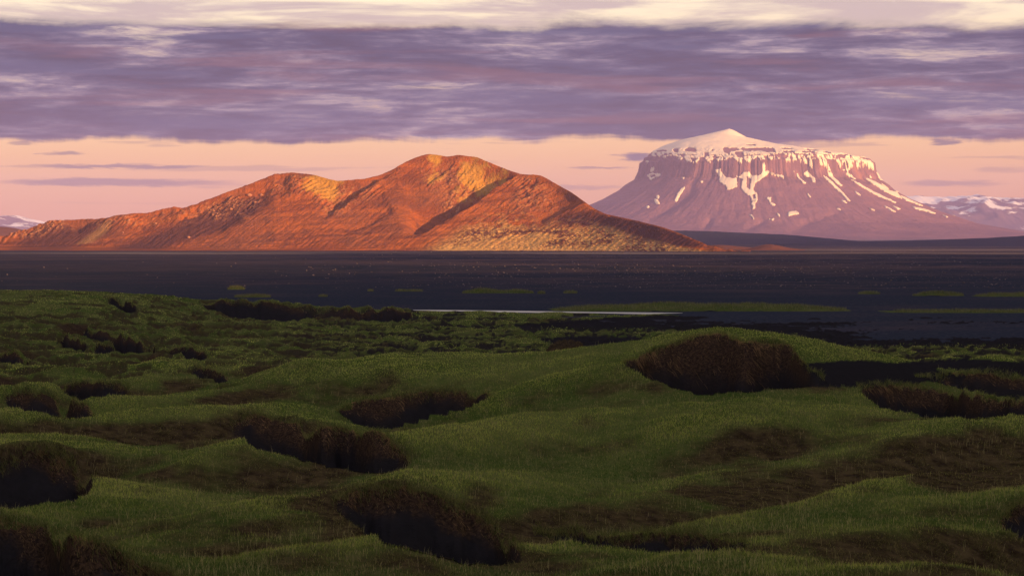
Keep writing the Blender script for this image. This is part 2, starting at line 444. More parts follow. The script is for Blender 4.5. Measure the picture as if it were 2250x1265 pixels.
# ------------------------------------------------------------------ table mountain
MY, MU = 18000.0, 1660.0
MPP = MY / F
MX = (MU - U0) * MPP
GB = 525.0     # photo row of the mountain's foot
def tm_height(xr, yr):
    """height in photo pixels above row GB for offsets in pixels from the mountain's axis"""
    r = np.hypot(xr, yr); th = np.arctan2(yr, xr)
    cx, cy = np.cos(th), np.sin(th)
    n_but = fbm(cx * 5.5 + 3, cy * 5.5, 61, 5)
    n_fine = fbm(cx * 24 + 5, cy * 24, 67, 4, ridged=True)
    cliffz = np.exp(-((r - 258) / 34.0) ** 2)
    rimj = 7 * fbm(cx * 3.2, cy * 3.2, 71, 4)
    r2 = r + rimj * np.exp(-((r - 245) / 60.0) ** 2) + 17 * n_but * cliffz + 3.0 * (n_fine - 0.2) * cliffz
    P = np.interp(r2, [0, 200, 226, 231, 233.5, 240, 242, 250, 253, 262, 285, 300, 335, 400, 480, 590, 700, 850],
                  [270, 235, 193, 187, 181, 179, 171, 166, 148, 130, 118, 106, 87, 59, 33, 14, 3, -7])
    # gullies in the scree
    tal = sstep(r, 280, 330) * (1 - sstep(r, 430, 640))
    P = P - tal * (3.2 * (0.5 + 0.5 * fbm(cx * 9 + 1, cy * 9, 75, 4, ridged=True)) + 1.6 * fbm(cx * 30, cy * 30 + r / 60, 77, 4)) + tal * 2
    xa = xr + 57
    rc = np.hypot(xa, yr)
    cr = np.interp(rc, [0, 8, 37, 97, 157, 247, 400], [0, 3, 19, 33, 42, 56, 84])
    cl = np.interp(rc, [0, 8, 53, 103, 143, 170, 300], [0, 2, 13, 24, 37, 50, 120])
    wgt = sstep(xa / np.maximum(rc, 1), -0.7, 0.7)
    C = 241 - (cr * wgt + cl * (1 - wgt)) + 1.2 * fbm(xr / 18, yr / 18, 81, 4) * sstep(rc, 10, 60)
    k = 3.0
    return -k * np.log(np.exp(-P / k) + np.exp(-C / k))
thd = np.concatenate([np.linspace(R(-197), R(17), 860), np.linspace(R(19), R(161), 70)])
rad = np.concatenate([np.linspace(0.5, 215, 46), np.linspace(218, 300, 92), np.linspace(303, 480, 66), np.linspace(486, 860, 40)])
TH, RD = np.meshgrid(thd, rad)
xr, yr = RD * np.cos(TH), RD * np.sin(TH)
hh = tm_height(xr, yr)
# gully cut on the left flank
mu_, mv_ = MU + xr, GB - hh
for line, w_l, dep in (([(1505, 400), (1498, 425), (1470, 445), (1440, 462), (1405, 482)], 9, 9), ([(1530, 478), (1520, 492), (1500, 505)], 5, 4),
                       ([(1640, 484), (1610, 496), (1580, 508)], 5, 4), ([(1790, 470), (1720, 490), (1670, 510)], 6, 4), ([(1860, 385), (1905, 425)], 8, 4)):
    q, s_ = polydist(mu_, mv_, line)
    fade = np.sin(np.pi * np.clip(s_, 0.04, 0.96)) ** 0.5
    hh = hh - np.where(yr < 0, dep * fade * np.exp(-(q / w_l) ** 2), 0)
tx, ty = MX + xr * MPP, MY + yr * MPP
tz = HC + (V0 - GB + hh) / F * MY
cliff = np.exp(-((RD - 258) / 30.0) ** 2)
TV = np.stack([tx, ty, tz], -1).reshape(-1, 3)
TF = grid_faces(len(rad), len(thd))
ncol = len(thd); i_ = np.arange(len(rad))
wrap = np.stack([i_[:-1] * ncol + ncol - 1, i_[:-1] * ncol, i_[1:] * ncol, i_[1:] * ncol + ncol - 1], -1)
TF = np.concatenate([TF, wrap])
me = mesh_np('table_mountain', TV, TF, {'cliff': cliff.ravel()})
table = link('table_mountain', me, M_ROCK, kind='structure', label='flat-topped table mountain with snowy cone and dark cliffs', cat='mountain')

# snow: traced patches (crop coordinates -> photo pixels)
c1 = lambda P: [(1360 + .1423 * a, 270 + .1423 * b) for a, b in P]
c2 = lambda P: [(1660 + .1423 * a, 300 + .1423 * b) for a, b in P]
c3 = lambda P: [(1380 + .1778 * a, 380 + .1778 * b) for a, b in P]
c4 = lambda P: [(1850 + .1778 * a, 400 + .1778 * b) for a, b in P]
rim = c1([(505, 440), (490, 545), (540, 575), (600, 540), (660, 575), (730, 570), (780, 545), (860, 620), (930, 580), (970, 680), (1000, 640), (1040, 690), (1100, 650), (1160, 590), (1230, 620), (1290, 700), (1320, 610), (1400, 640), (1450, 650), (1560, 610), (1600, 580), (1690, 670), (1780, 640), (1800, 680), (1880, 640), (1960, 580), (2010, 640), (2030, 700), (2070, 690), (2100, 650), (2160, 640), (2249, 580)]) \
    + c2([(60, 450), (150, 400), (250, 430), (340, 440), (440, 430), (540, 470), (640, 500), (660, 560), (700, 520), (740, 430), (820, 510), (890, 500), (920, 600), (960, 590), (930, 470), (900, 400), (980, 400), (1070, 430), (1160, 560), (1250, 610), (1260, 560), (1330, 520), (1420, 530), (1500, 520), (1580, 490), (1700, 530), (1765, 550), (1790, 500), (1700, 390), (1560, 320), (1400, 300), (1200, 285), (600, 245), (300, 205), (0, 185)]) + c1([(1900, 370), (1500, 425)])
rim_holes = [c1(P) for P in ([(940, 430), (1100, 430), (1110, 490), (950, 485)], [(870, 520), (940, 520), (930, 560), (880, 570)], [(1490, 430), (1590, 440), (1700, 430), (1740, 480), (1600, 500), (1560, 560), (1500, 500)], [(1750, 440), (2249, 435), (2249, 520), (2050, 490), (1780, 490)],
             [(1640, 510), (1780, 500), (1770, 600), (1680, 600)], [(780, 430), (860, 440), (850, 510), (790, 490)], [(560, 440), (700, 440), (690, 475), (570, 470)], [(1210, 510), (1290, 510), (1270, 560), (1210, 590)], [(1330, 450), (1355, 450), (1350, 500), (1330, 490)], [(1010, 590), (1060, 590), (1040, 660), (1020, 640)], [(1850, 380), (2010, 375), (2010, 398), (1860, 395)])] \
    + [c2(P) for P in ([(0, 235), (150, 235), (150, 300), (0, 310)], [(250, 222), (430, 225), (420, 250), (260, 250)], [(250, 275), (420, 275), (420, 312), (260, 312)], [(640, 228), (830, 235), (830, 255), (720, 265), (640, 270)], [(540, 282), (740, 280), (740, 320), (640, 310), (540, 310)], [(130, 330), (230, 330), (310, 380), (230, 430), (170, 390)],
                [(890, 395), (1060, 400), (1080, 600), (960, 560), (930, 470)], [(1200, 287), (1480, 285), (1570, 320), (1480, 340), (1400, 325), (1220, 318)], [(1310, 425), (1390, 440), (1420, 510), (1350, 490)], [(1450, 430), (1500, 430), (1530, 500), (1480, 510)], [(1080, 330), (1160, 320), (1190, 380), (1130, 370)], [(840, 290), (960, 270), (1010, 310), (900, 310)], [(700, 400), (740, 440), (720, 470), (650, 430)], [(1560, 340), (1680, 370), (1660, 390), (1560, 360)])]
patches = [c1(P) for P in ([(450, 740), (520, 715), (530, 745), (450, 785)], [(405, 835), (450, 800), (580, 810), (580, 850), (510, 870), (440, 920), (420, 880)], [(890, 1030), (850, 1050), (780, 1130), (715, 1260), (760, 1245), (830, 1140), (895, 1060)], [(475, 1160), (515, 1150), (510, 1200), (475, 1200)], [(445, 1215), (490, 1215), (497, 1300), (460, 1290)],
            [(1350, 770), (1420, 760), (1450, 830), (1500, 900), (1600, 910), (1680, 890), (1640, 872), (1640, 1040), (1560, 1060), (1490, 1090), (1480, 1020), (1400, 970), (1400, 920), (1410, 870), (1360, 810)],
            [(1680, 890), (1760, 810), (1830, 810), (1880, 870), (1960, 870), (2020, 830), (2020, 690), (2075, 680), (2060, 800), (2140, 790), (2110, 845), (1990, 920), (1900, 990), (1860, 1090), (1905, 1130), (1900, 1220), (1860, 1270), (1800, 1270), (1800, 1180), (1730, 1130), (1690, 1050), (1700, 980), (1740, 930)], [(2120, 800), (2160, 825), (2260, 850), (2260, 872), (2150, 850)], [(400, 600), (435, 605), (430, 630), (400, 630)], [(1125, 940), (1160, 935), (1160, 965), (1130, 965)], [(870, 880), (905, 885), (895, 910)])] \
    + [c3(P) for P in ([(135, 440), (165, 428), (170, 455), (140, 462)], [(1340, 370), (1385, 375), (1348, 470), (1315, 490), (1318, 420)], [(1508, 340), (1562, 335), (1562, 372), (1548, 400), (1592, 425), (1560, 442), (1528, 420), (1525, 380)], [(1690, 542), (1730, 513), (1800, 498), (1832, 518), (1832, 538), (1740, 548), (1690, 563)], [(1572, 510), (1602, 540), (1604, 568), (1580, 548)], [(1460, 588), (1500, 600), (1527, 583), (1512, 614), (1470, 608)], [(1250, 538), (1292, 548), (1313, 602), (1298, 608), (1280, 565)], [(985, 318), (1008, 300), (1000, 325)], [(1370, 590), (1420, 580), (1400, 595)])] \
    + [c2(P) for P in ([(370, 580), (440, 620), (475, 690), (545, 775), (500, 765), (440, 695), (425, 640)], [(530, 620), (600, 570), (645, 640), (705, 690), (685, 770), (650, 745), (635, 680), (560, 655)], [(820, 635), (900, 685), (985, 790), (1075, 900), (1155, 1045), (1115, 1030), (1055, 940), (975, 840), (865, 710)], [(905, 590), (970, 590), (1005, 680), (1105, 805), (1075, 812), (985, 735), (925, 650)], [(1200, 590), (1270, 605), (1375, 690), (1345, 702), (1240, 645)],
                [(1275, 700), (1400, 765), (1560, 865), (1655, 915), (1755, 965), (1915, 1055), (1875, 1055), (1715, 985), (1535, 895), (1335, 755)], [(1530, 665), (1620, 685), (1760, 755), (1905, 850), (2060, 872), (2065, 992), (1955, 945), (1795, 875), (1645, 765)], [(1000, 1020), (1060, 1032), (1100, 1075), (1040, 1055)], [(510, 910), (545, 928), (580, 995), (543, 972)], [(885, 1145), (950, 1155), (965, 1180), (910, 1168)], [(1250, 845), (1325, 915), (1385, 975), (1305, 925)], [(1800, 560), (1850, 600), (1905, 690), (1840, 685), (1815, 620)], [(1820, 745), (1935, 838), (1900, 838), (1815, 772)], [(2058, 835), (2105, 848), (2105, 880), (2068, 865)], [(1380, 1130), (1440, 1150), (1490, 1180), (1430, 1170)], [(0, 600), (50, 622), (180, 642), (230, 655), (218, 700), (170, 678), (50, 648)], [(630, 890), (668, 930), (650, 938)], [(1640, 620), (1675, 650), (1665, 670), (1640, 650)])] \
    + [c4(P) for P in ([(578, 176), (650, 196), (765, 258), (860, 314), (800, 306), (678, 256), (615, 235)], [(655, 315), (760, 340), (862, 356), (940, 402), (900, 406), (778, 371), (685, 350)], [(250, 316), (312, 342), (388, 398), (328, 385)], [(378, 312), (424, 337), (474, 360), (420, 364)], [(1260, 386), (1324, 396), (1380, 432), (1308, 424)], [(38, 342), (128, 382), (88, 380)], [(1036, 426), (1094, 444), (1058, 454)], [(440, 455), (520, 462), (480, 466)], [(710, 95), (760, 125), (740, 122)])]
nrm_y = yr < 60
jx = mu_ + 2.0 * fbm(mu_ / 7, mv_ / 7, 91, 3); jy = mv_ + 2.0 * fbm(mu_ / 7 + 40, mv_ / 7, 95, 3)
mv_ = GB - hh
jy = mv_ + 2.2 * fbm(mu_ / 7 + 40, mv_ / 7, 95, 3)
holes = np.zeros(hh.shape, bool)
for H_ in rim_holes: holes |= inpoly(jx, jy, H_)
streaks = fbm(mu_ / 5.5 - mv_ / 24, mv_ / 14, 99, 4) > 0.20
ledge = fbm(mu_ / 17, mv_ / 3.2, 107, 4) > np.where(mv_ < 354, 0.08, 0.24)
masks = [('snow_band', inpoly(jx, jy, rim) & ~holes & ~streaks & ~ledge & (RD > 200))]
for P in patches: masks.append(('snow_patch', inpoly(jx, jy, P)))
hole8 = inpoly(jx, jy, c1([(1800, 872), (1850, 920), (1870, 872), (1810, 1080), (1770, 1040)])) | inpoly(jx, jy, c1([(440, 830), (520, 825), (500, 855), (450, 875)])) | inpoly(jx, jy, c1([(1840, 1150), (1870, 1150), (1865, 1220), (1835, 1220)]))
cap = (RD < 229 + 3 * fbm(TH * 30, RD / 9, 103, 3)) & (hh > 178 + 2 * fbm(mu_ / 12, mv_ / 5, 105, 3))
masks.append(('snow_cap', cap & ~holes))
Nrm = np.zeros_like(TV)
fa = TV[TF[:, 0]]; fb_ = TV[TF[:, 1]]; fc = TV[TF[:, 2]]; fd = TV[TF[:, 3]]
fn = np.cross(fc - fa, fd - fb_); fn /= np.maximum(np.linalg.norm(fn, axis=1, keepdims=True), 1e-9)
fn *= np.sign(fn[:, 2:3] + 1e-9)
for k in range(4): np.add.at(Nrm, TF[:, k], fn)
Nrm /= np.maximum(np.linalg.norm(Nrm, axis=1, keepdims=True), 1e-9)
def snow_piece(name, vmask):
    vm = vmask.ravel()
    fsel = TF[vm[TF].sum(1) >= 3]
    if len(fsel) < 3: return None
    used, inv = np.unique(fsel, return_inverse=True)
    f2 = inv.reshape(-1, 4)
    off = 5.0 if name != 'snow_cap' else 4.0
    Vt = TV[used] + Nrm[used] * off; Vb = TV[used] - Nrm[used] * 3.0
    E = np.concatenate([f2[:, [0, 1]], f2[:, [1, 2]], f2[:, [2, 3]], f2[:, [3, 0]]])
    key = np.sort(E, 1); _, idx, cnt = np.unique(key[:, 0] * 10 ** 7 + key[:, 1], return_index=True, return_counts=True)
    be = E[idx[cnt == 1]]
    n = len(used)
    sk = np.stack([be[:, 1], be[:, 0], be[:, 0] + n, be[:, 1] + n], -1)
    m_ = mesh_np(name, np.concatenate([Vt, Vb]), np.concatenate([f2, sk]))
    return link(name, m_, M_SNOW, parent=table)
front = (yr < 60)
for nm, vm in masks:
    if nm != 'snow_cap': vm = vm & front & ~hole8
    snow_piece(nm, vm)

# ------------------------------------------------------------------ dark low hills in front of the table mountain
def low_hill(us, vs, yd, depth, seed, label, mat, amp=0.8, name='hill'):
    uu = np.arange(us[0], us[-1], 3.0)
    vt = np.interp(uu, us, vs); vt = smooth1(vt, 4)
    vt = vt + amp * fbm(uu / 30, uu * 0, seed, 4)
    tt = np.linspace(-0.1, 1.6, 34)
    Ug, T = np.meshgrid(uu, tt)
    yy = yd + (T - 1) * depth; xx = (Ug - U0) / F * yd
    zt = HC + (V0 - vt) / F * yd
    g = ground_z(xx, yy)
    prof = np.where(T <= 1, sstep(T, -0.1, 1.0) ** 0.9, 1 - sstep(T, 1.0, 1.7))
    zz = g - 3 + (zt[None, :] - g + 3) * prof + (zt[None, :] - g) * 0.10 * fbm(xx / (depth * .3), yy / (depth * .3), seed + 3, 4) * np.sin(np.pi * np.clip(T, 0, 1))
    m_ = mesh_np(name, np.stack([xx, yy, zz], -1).reshape(-1, 3), grid_faces(len(tt), len(uu)))
    return link(name, m_, mat, kind='structure', label=label, cat='hill')
low_hill([1250, 1400, 1490, 1560, 1650, 1720, 1790, 1850, 1960], [522, 508, 506.5, 508, 512.5, 515, 521, 527, 537], 8200, 900, 201, 'low dark blue hill at the foot of the table mountain', M_DARK)
low_hill([1700, 1850, 1980, 2080, 2150, 2220, 2260, 2400, 2600], [537, 530, 528.5, 526, 523.5, 520, 517, 512, 520], 6900, 800, 211, 'low dark rise running to the right edge below the purple desert', M_DARK)
low_hill([1560, 1640, 1664, 1682, 1692, 1702, 1722, 1760, 1800], [553, 548, 541, 535.5, 534.5, 537, 543, 548, 554], 4050, 110, 221, 'small reddish-brown cinder cone on the plain right of the red hill', M_CINDER, 0.5)
low_hill([1500, 1545, 1575, 1600, 1640, 1680, 1760, 1900], [552, 542, 537, 539, 543, 545, 548, 553], 4300, 120, 225, 'low brown lumps between the red hill and the small cinder cone', M_CINDER, 0.8)
low_hill([-300, -60, 0, 22, 50, 90, 130], [508, 499, 497.5, 499, 505, 516, 535], 6200, 420, 231, 'dark brown hill shoulder cut off by the left edge', M_CINDER, 0.8)

# ------------------------------------------------------------------ red hill
SK = [(-300, 546), (-120, 538), (0, 524), (40, 513), (60, 507), (85, 494), (110, 487), (165, 482), (200, 481), (235, 479), (262, 472), (290, 469), (330, 467), (360, 458), (385, 454), (400, 458), (430, 448), (470, 433), (510, 418), (545, 406), (575, 394), (600, 383), (640, 379), (690, 384), (720, 393), (745, 398), (775, 395), (800, 393), (835, 385), (860, 374), (880, 362), (910, 347), (940, 338), (965, 341), (985, 345), (1005, 340), (1050, 346), (1080, 359), (1110, 371), (1140, 382), (1165, 384), (1185, 384), (1205, 394), (1225, 406), (1255, 422), (1280, 440), (1305, 458), (1330, 470), (1400, 485), (1460, 500), (1510, 519), (1555, 540), (1590, 548), (1650, 556)]
us = np.arange(-300, 1650, 1.9)
vt = np.interp(us, [a for a, b in SK], [b for a, b in SK])
vt = smooth1(vt, 3)
rough = np.interp(us, [0, 100, 600, 700, 800, 950, 1200, 1350, 1600], [1.2, 2.6, 2.4, 1.0, 1.8, 1.2, 1.0, 0.5, 0.4])
vt = vt + rough * (fbm(us / 22, us * 0, 131, 5) + 0.5 * fbm(us / 6, us * 0 + 3, 133, 3))
yb = np.interp(us, [-300, 0, 250, 600, 1000, 1230, 1350, 1560, 1650], [4000, 3980, 3940, 3880, 3820, 3800, 3730, 3560, 3500])
vb0 = np.interp(us, [-300, 0, 250, 600, 1000, 1300, 1650], [541, 541, 543.5, 549, 551.5, 552, 553])
zb0 = HC - (vb0 - V0) / F * yb
yb = smooth1(yb, 30)
h_est = np.maximum((vb0 - vt) / F * yb, 4)
dy = 40 + 1.75 * h_est
dy = smooth1(dy, 12)
yc = yb + dy
zcr = HC + (V0 - vt) / F * yc
tt = np.concatenate([[-1.3, -0.9, -0.6, -0.35, -0.2], np.linspace(-0.1, 1.0, 215), np.linspace(1.02, 1.9, 24)])
Ug, T = np.meshgrid(us, tt)
yy = yb[None, :] + T * dy[None, :]
xx = (Ug - U0) / F * yy
g0 = zb0[None, :] + 0 * yy
tcl = np.clip(T, 0, 1)
prof = np.where(T <= 1, 0.30 * tcl ** 2.2 + 0.70 * (1.06 * tcl ** 1.15 - 0.06 * tcl), 1 - 0.75 * (T - 1))
zz = g0 + (zcr[None, :] - g0) * prof
zz = np.where(T < 0, g0 + (g0 + 2.5) * np.clip(T / 1.2, -1, 0), zz)
zz = np.where(T > 1.02, np.minimum(zz, zcr[None, :]), zz)
pu, pv = px(xx, yy, zz)
front = (T <= 1.0)
edge = sstep(T, 0.0, 0.10) * (1 - sstep(T, 0.93, 1.0))
def spur(line, A, wl, wr, crest=False):
    """raise a rib whose left side drops steeply and right side eases off"""
    q, s_ = polydist(pu, pv, line)
    q = -q + 3.0 * fbm(pu / 22, pv / 22, 141, 3)
    f = np.where(q < 0, np.where(q > -wl, -sstep(-q, 0, wl), -np.exp(-(-q - wl) / wr)), 0.0)
    fade = sstep(s_, 0.0, 0.10) * (1 - sstep(s_, 0.72, 1.0)) if not crest else (1 - sstep(s_, 0.75, 1.0)) * 1.0
    e = edge if not crest else sstep(T, 0.0, 0.1) * (1 - sstep(T, 0.97, 1.0))
    return A * f * fade * e
add = spur([(1150, 384), (1122, 398), (1090, 414), (1052, 444), (1020, 464), (985, 486), (935, 514), (890, 532)], 44, 24, 60)
add += spur([(925, 346), (884, 372), (835, 402), (785, 436), (745, 468), (700, 500)], 19, 18, 45)
add += spur([(1012, 345), (985, 368), (955, 390), (935, 405)], 6, 9, 26)
add += spur([(660, 420), (610, 446), (560, 486), (500, 522), (440, 545)], 8, 40, 90)
add += spur([(548, 415), (500, 444), (440, 482), (400, 500)], 5, 16, 45)
add += spur([(235, 484), (205, 500), (165, 528)], 8, 24, 40)
add += spur([(420, 470), (370, 494), (330, 520), (290, 538)], 4, 30, 50)
add += spur([(870, 470), (800, 505), (740, 530)], 5, 12, 40)
add += spur([(1290, 448), (1262, 460), (1238, 470), (1212, 488), (1190, 512)], 9, 22, 60)
zz = zz + add
# craggy outcrops near the crests, run-off grooves down-left
along = (pu * 0.82 - pv * 0.57); across = (pu * 0.57 + pv * 0.82)
crag_m = sstep(fbm(pu / 120, pv / 80, 151, 4) + 0.8 * sstep(T, 0.35, 0.85) - 0.45, 0.05, 0.55)
crag_m = crag_m * (1 - sstep(pu, 1180, 1260)) * edge
crag = fbm(along / 34, across / 7.5, 153, 6, gain=0.62, ridged=True)
zz = zz + crag_m * 7.0 * crag + edge * 1.5 * fbm(along / 70, across / 9, 157, 4, ridged=True) + edge * 1.1 * fbm(along / 130, across / 4.5, 158, 4, ridged=True) + edge * 3.0 * fbm(pu / 70, pv / 50, 159, 4)
# tussock terracettes on the pale grassy foot
zone = inpoly(pu, pv, [(930, 556), (1000, 520), (1060, 470), (1120, 455), (1210, 475), (1300, 485), (1360, 512), (1440, 533), (1545, 552), (1500, 560), (1200, 560)])
zw = zone.astype(float)
for _ in range(3):
    zw = np.apply_along_axis(smooth1, 1, zw, 6); zw = np.apply_along_axis(smooth1, 0, zw, 3)
ter = fbm(pu / 13, pv / 3.6, 163, 5, gain=0.6, ridged=True)
low = sstep(pv, 492, 512)
soil = zw * sstep(ter - 0.02 + 0.5 * fbm(pu / 60, pv / 18, 165, 3), 0.42, 0.70) * (0.30 + 0.60 * low)
soil = soil * (1 - 0.75 * inpoly(pu, pv, [(930, 556), (1060, 528), (1180, 512), (1230, 520), (1180, 548), (1050, 556)]))
zz = zz + zw * 2.2 * (ter - 0.4) * sstep(T, 0, 0.06)
straw = zw * (0.25 + 0.75 * sstep(pv + 22 * fbm(pu / 70, pv / 30, 167, 4), 478, 520)) * sstep(fbm(pu / 26, pv / 9, 169, 4) + 0.7 * low, -0.1, 0.25)
dark = inpoly(pu, pv, [(1222, 472), (1262, 466), (1330, 474), (1420, 492), (1500, 520), (1550, 545), (1440, 536), (1350, 512), (1280, 500), (1215, 492)]).astype(float)  # shaded right flank of the hill, put into its colour
dark = np.maximum(dark, 1.0 * inpoly(pu, pv, [(610, 440), (560, 470), (470, 510), (360, 548), (240, 548), (330, 520), (430, 475), (520, 440), (570, 425)]))  # soft shadow on the left-facing slope, painted into the colour
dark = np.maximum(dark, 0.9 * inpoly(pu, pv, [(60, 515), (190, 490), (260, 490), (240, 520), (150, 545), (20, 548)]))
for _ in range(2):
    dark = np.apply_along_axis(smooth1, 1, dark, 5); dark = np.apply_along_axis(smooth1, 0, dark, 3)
def blob(cx, cy, rx, ry): return np.exp(-(((pu - cx) / rx) ** 2 + ((pv - cy) / ry) ** 2))
moss = blob(705, 412, 48, 24) + 0.8 * blob(720, 393, 40, 8) + 0.9 * blob(955, 346, 22, 9) + 0.75 * blob(950, 378, 26, 16) + 0.85 * blob(1040, 365, 42, 22) + 0.7 * blob(1090, 380, 40, 10) + 0.5 * blob(1020, 400, 40, 20)
moss2 = 0.7 * inpoly(pu, pv, [(240, 488), (222, 500), (170, 536), (200, 536), (240, 505)]) 
straw = np.maximum(straw, 0.55 * smooth1(moss2.astype(float).ravel(), 3).reshape(moss2.shape))
me = mesh_np('hill', np.stack([xx, yy, zz], -1).reshape(-1, 3), grid_faces(len(tt), len(us)),
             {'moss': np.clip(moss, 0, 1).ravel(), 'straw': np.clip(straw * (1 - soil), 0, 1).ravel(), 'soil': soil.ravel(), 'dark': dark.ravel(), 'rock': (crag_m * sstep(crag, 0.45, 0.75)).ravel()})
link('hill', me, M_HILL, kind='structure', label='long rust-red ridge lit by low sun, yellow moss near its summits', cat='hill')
hill_pts = (pu, pv, xx, yy, zz, T)

# ochre boulders resting on the red hill
def rock_mesh(seed, n1=7, n2=10):
    r_ = np.random.default_rng(seed)
    vs = [(0, 0, -1)]
    for i in range(1, n1):
        a = -math.pi / 2 + math.pi * i / n1
        for j in range(n2):
            b_ = 2 * math.pi * (j + 0.5 * (i % 2)) / n2
            vs.append((math.cos(a) * math.cos(b_), math.cos(a) * math.sin(b_), math.sin(a)))
    vs.append((0, 0, 1)); vs = np.array(vs)
    vs *= (0.78 + 0.34 * r_.random((len(vs), 1))) * np.array([1.0, 0.85, 0.75])
    fs = []
    for j in range(n2): fs.append((0, 1 + (j + 1) % n2, 1 + j))
    for i in range(n1 - 2):
        for j in range(n2):
            a = 1 + i * n2 + j; b_ = 1 + i * n2 + (j + 1) % n2
            fs += [(a, b_, b_ + n2), (a, b_ + n2, a + n2)]
    l = len(vs) - 1; s0 = 1 + (n1 - 2) * n2
    for j in range(n2): fs.append((s0 + j, s0 + (j + 1) % n2, l))
    return vs, np.array(fs)
def on_hill(u, v):
    m = (np.abs(hill_pts[0] - u) < 4) & (hill_pts[5] <= 1)
    d = np.where(m, np.abs(hill_pts[1] - v), 1e9); k = np.unravel_index(np.argmin(d), d.shape)
    return [hill_pts[i][k] for i in (2, 3, 4)]
BOULD = [(546, 424, 13, 'largest ochre boulder in the cluster below the left summit of the red hill'),
         (574, 422, 9, 'ochre boulder at the right of the cluster below the left summit'),
         (563, 441, 8, 'ochre boulder at the lower end of the cluster below the left summit'),
         (505, 456, 9, 'lone ochre boulder on the dark slope left of the boulder cluster'),
         (411, 524, 8, 'lone pale boulder low on the dark lower slope of the red hill'),
         (476, 468, 5, 'small boulder on the dark slope left of the lone ochre boulder'),
         (608, 404, 5, 'small boulder just under the rounded left summit'),
         (273, 512, 6, 'small pale boulder above the foot of the low left end of the red hill'),
         (286, 492, 7, 'brown boulder high on the low left end of the red hill'),
         (339, 493, 7, 'pale boulder on the low left ridge below a notch in the skyline')]
for k, (u, v, d, lab) in enumerate(BOULD):
    x_, y_, z_ = on_hill(u, v)
    vs, fs = rock_mesh(300 + k)
    m_ = mesh_np('boulder', vs * (d / F * y_ * 0.5) + np.array([0, 0, 0.2 * d / F * y_ * 0.5]), fs, smooth=False)
    o = link('boulder', m_, M_BOULDER, label=lab, cat='boulder', group='ochre boulders on the red hill')
    o.location = (x_, y_, z_)

# ------------------------------------------------------------------ foreground dunes
UK = [-700, -100, 190, 450, 700, 900, 1000, 1200, 1400, 1560, 1700, 1850, 2000, 2250, 2900]
YK = [72, 100, 130, 160, 185, 235, 300, 380, 450, 490, 515, 600]
VT = [[1262, 1258, 1262, 1268, 1265, 1262, 1266, 1270, 1268, 1266, 1268, 1270, 1266, 1262, 1262],
      [1110, 1108, 1115, 1125, 1118, 1100, 1106, 1118, 1122, 1120, 1116, 1110, 1105, 1098, 1098],
      [985, 985, 990, 1002, 1010, 1000, 990, 978, 968, 955, 948, 940, 935, 932, 932],
      [895, 895, 895, 905, 914, 902, 890, 870, 856, 850, 850, 856, 880, 892, 892],
      [845, 845, 845, 838, 812, 800, 795, 783, 757, 732, 736, 768, 836, 848, 848],
      [800, 800, 796, 792, 818, 818, 815, 815, 818, 818, 818, 818, 806, 812, 812],
      [735, 735, 740, 755, 765, 768, 768, 768, 772, 776, 780, 788, 771, 764, 764],
      [660, 658, 656, 700, 722, 724, 728, 732, 736, 731, 735, 744, 750, 752, 752],
      [640, 640, 640, 671, 690, 695, 699, 703, 708, 712, 714, 714, 714, 714, 714],
      [652, 652, 652, 676, 689, 688.5, 688.5, 690, 694, 698, 700, 700, 700, 700, 700],
      [658, 658, 658, 677, 690, 692, 692, 692, 693, 693, 693, 693, 693, 693, 693],
      [668, 668, 668, 672, 678, 680, 680, 680, 680, 680, 680, 680, 680, 680, 680]]
ud = np.concatenate([np.linspace(-5200, -320, 40), np.arange(-270, 2530, 3.3), np.linspace(2580, 7500, 40)])
yd_ = np.concatenate([np.linspace(-90, 56, 26), 58 * 1.0046 ** np.arange(0, 520)])
yd_ = yd_[yd_ < 620]
KZ = []
uf = np.arange(-700, 2901, 10.0)
for yk, row in zip(YK, VT):
    vf = smooth1(np.interp(uf, UK, row), 5)
    KZ.append(HC - (np.interp(ud, uf, vf) - V0) / F * yk)
KZ = np.array(KZ)
# towards and behind the camera the dune climbs to just below the lens
yk_all = np.array([-90, -40, 0, 40] + YK, float)
KZ = np.concatenate([np.full((1, len(ud)), 4.0), np.full((1, len(ud)), 11.0), np.full((1, len(ud)), 13.2), np.full((1, len(ud)), 8.6), KZ])
sl = np.zeros_like(KZ)
dyk = np.diff(yk_all)[:, None]
dz = np.diff(KZ, axis=0) / dyk
sl[1:-1] = (dz[:-1] * dyk[1:] + dz[1:] * dyk[:-1]) / (dyk[:-1] + dyk[1:])
sl[0], sl[-1] = dz[0], dz[-1]
ki = np.clip(np.searchsorted(yk_all, yd_, side='right') - 1, 0, len(yk_all) - 2)
hk = (yk_all[ki + 1] - yk_all[ki])[:, None]; s_ = ((yd_ - yk_all[ki])[:, None] / hk)
Zd = (2 * s_ ** 3 - 3 * s_ ** 2 + 1) * KZ[ki] + (s_ ** 3 - 2 * s_ ** 2 + s_) * hk * sl[ki] + (-2 * s_ ** 3 + 3 * s_ ** 2) * KZ[ki + 1] + (s_ ** 3 - s_ ** 2) * hk * sl[ki + 1]
Ud, Yd = np.meshgrid(ud, yd_)
Xd = (Ud - U0) / F * np.maximum(Yd, 46 + 0.2 * Yd)
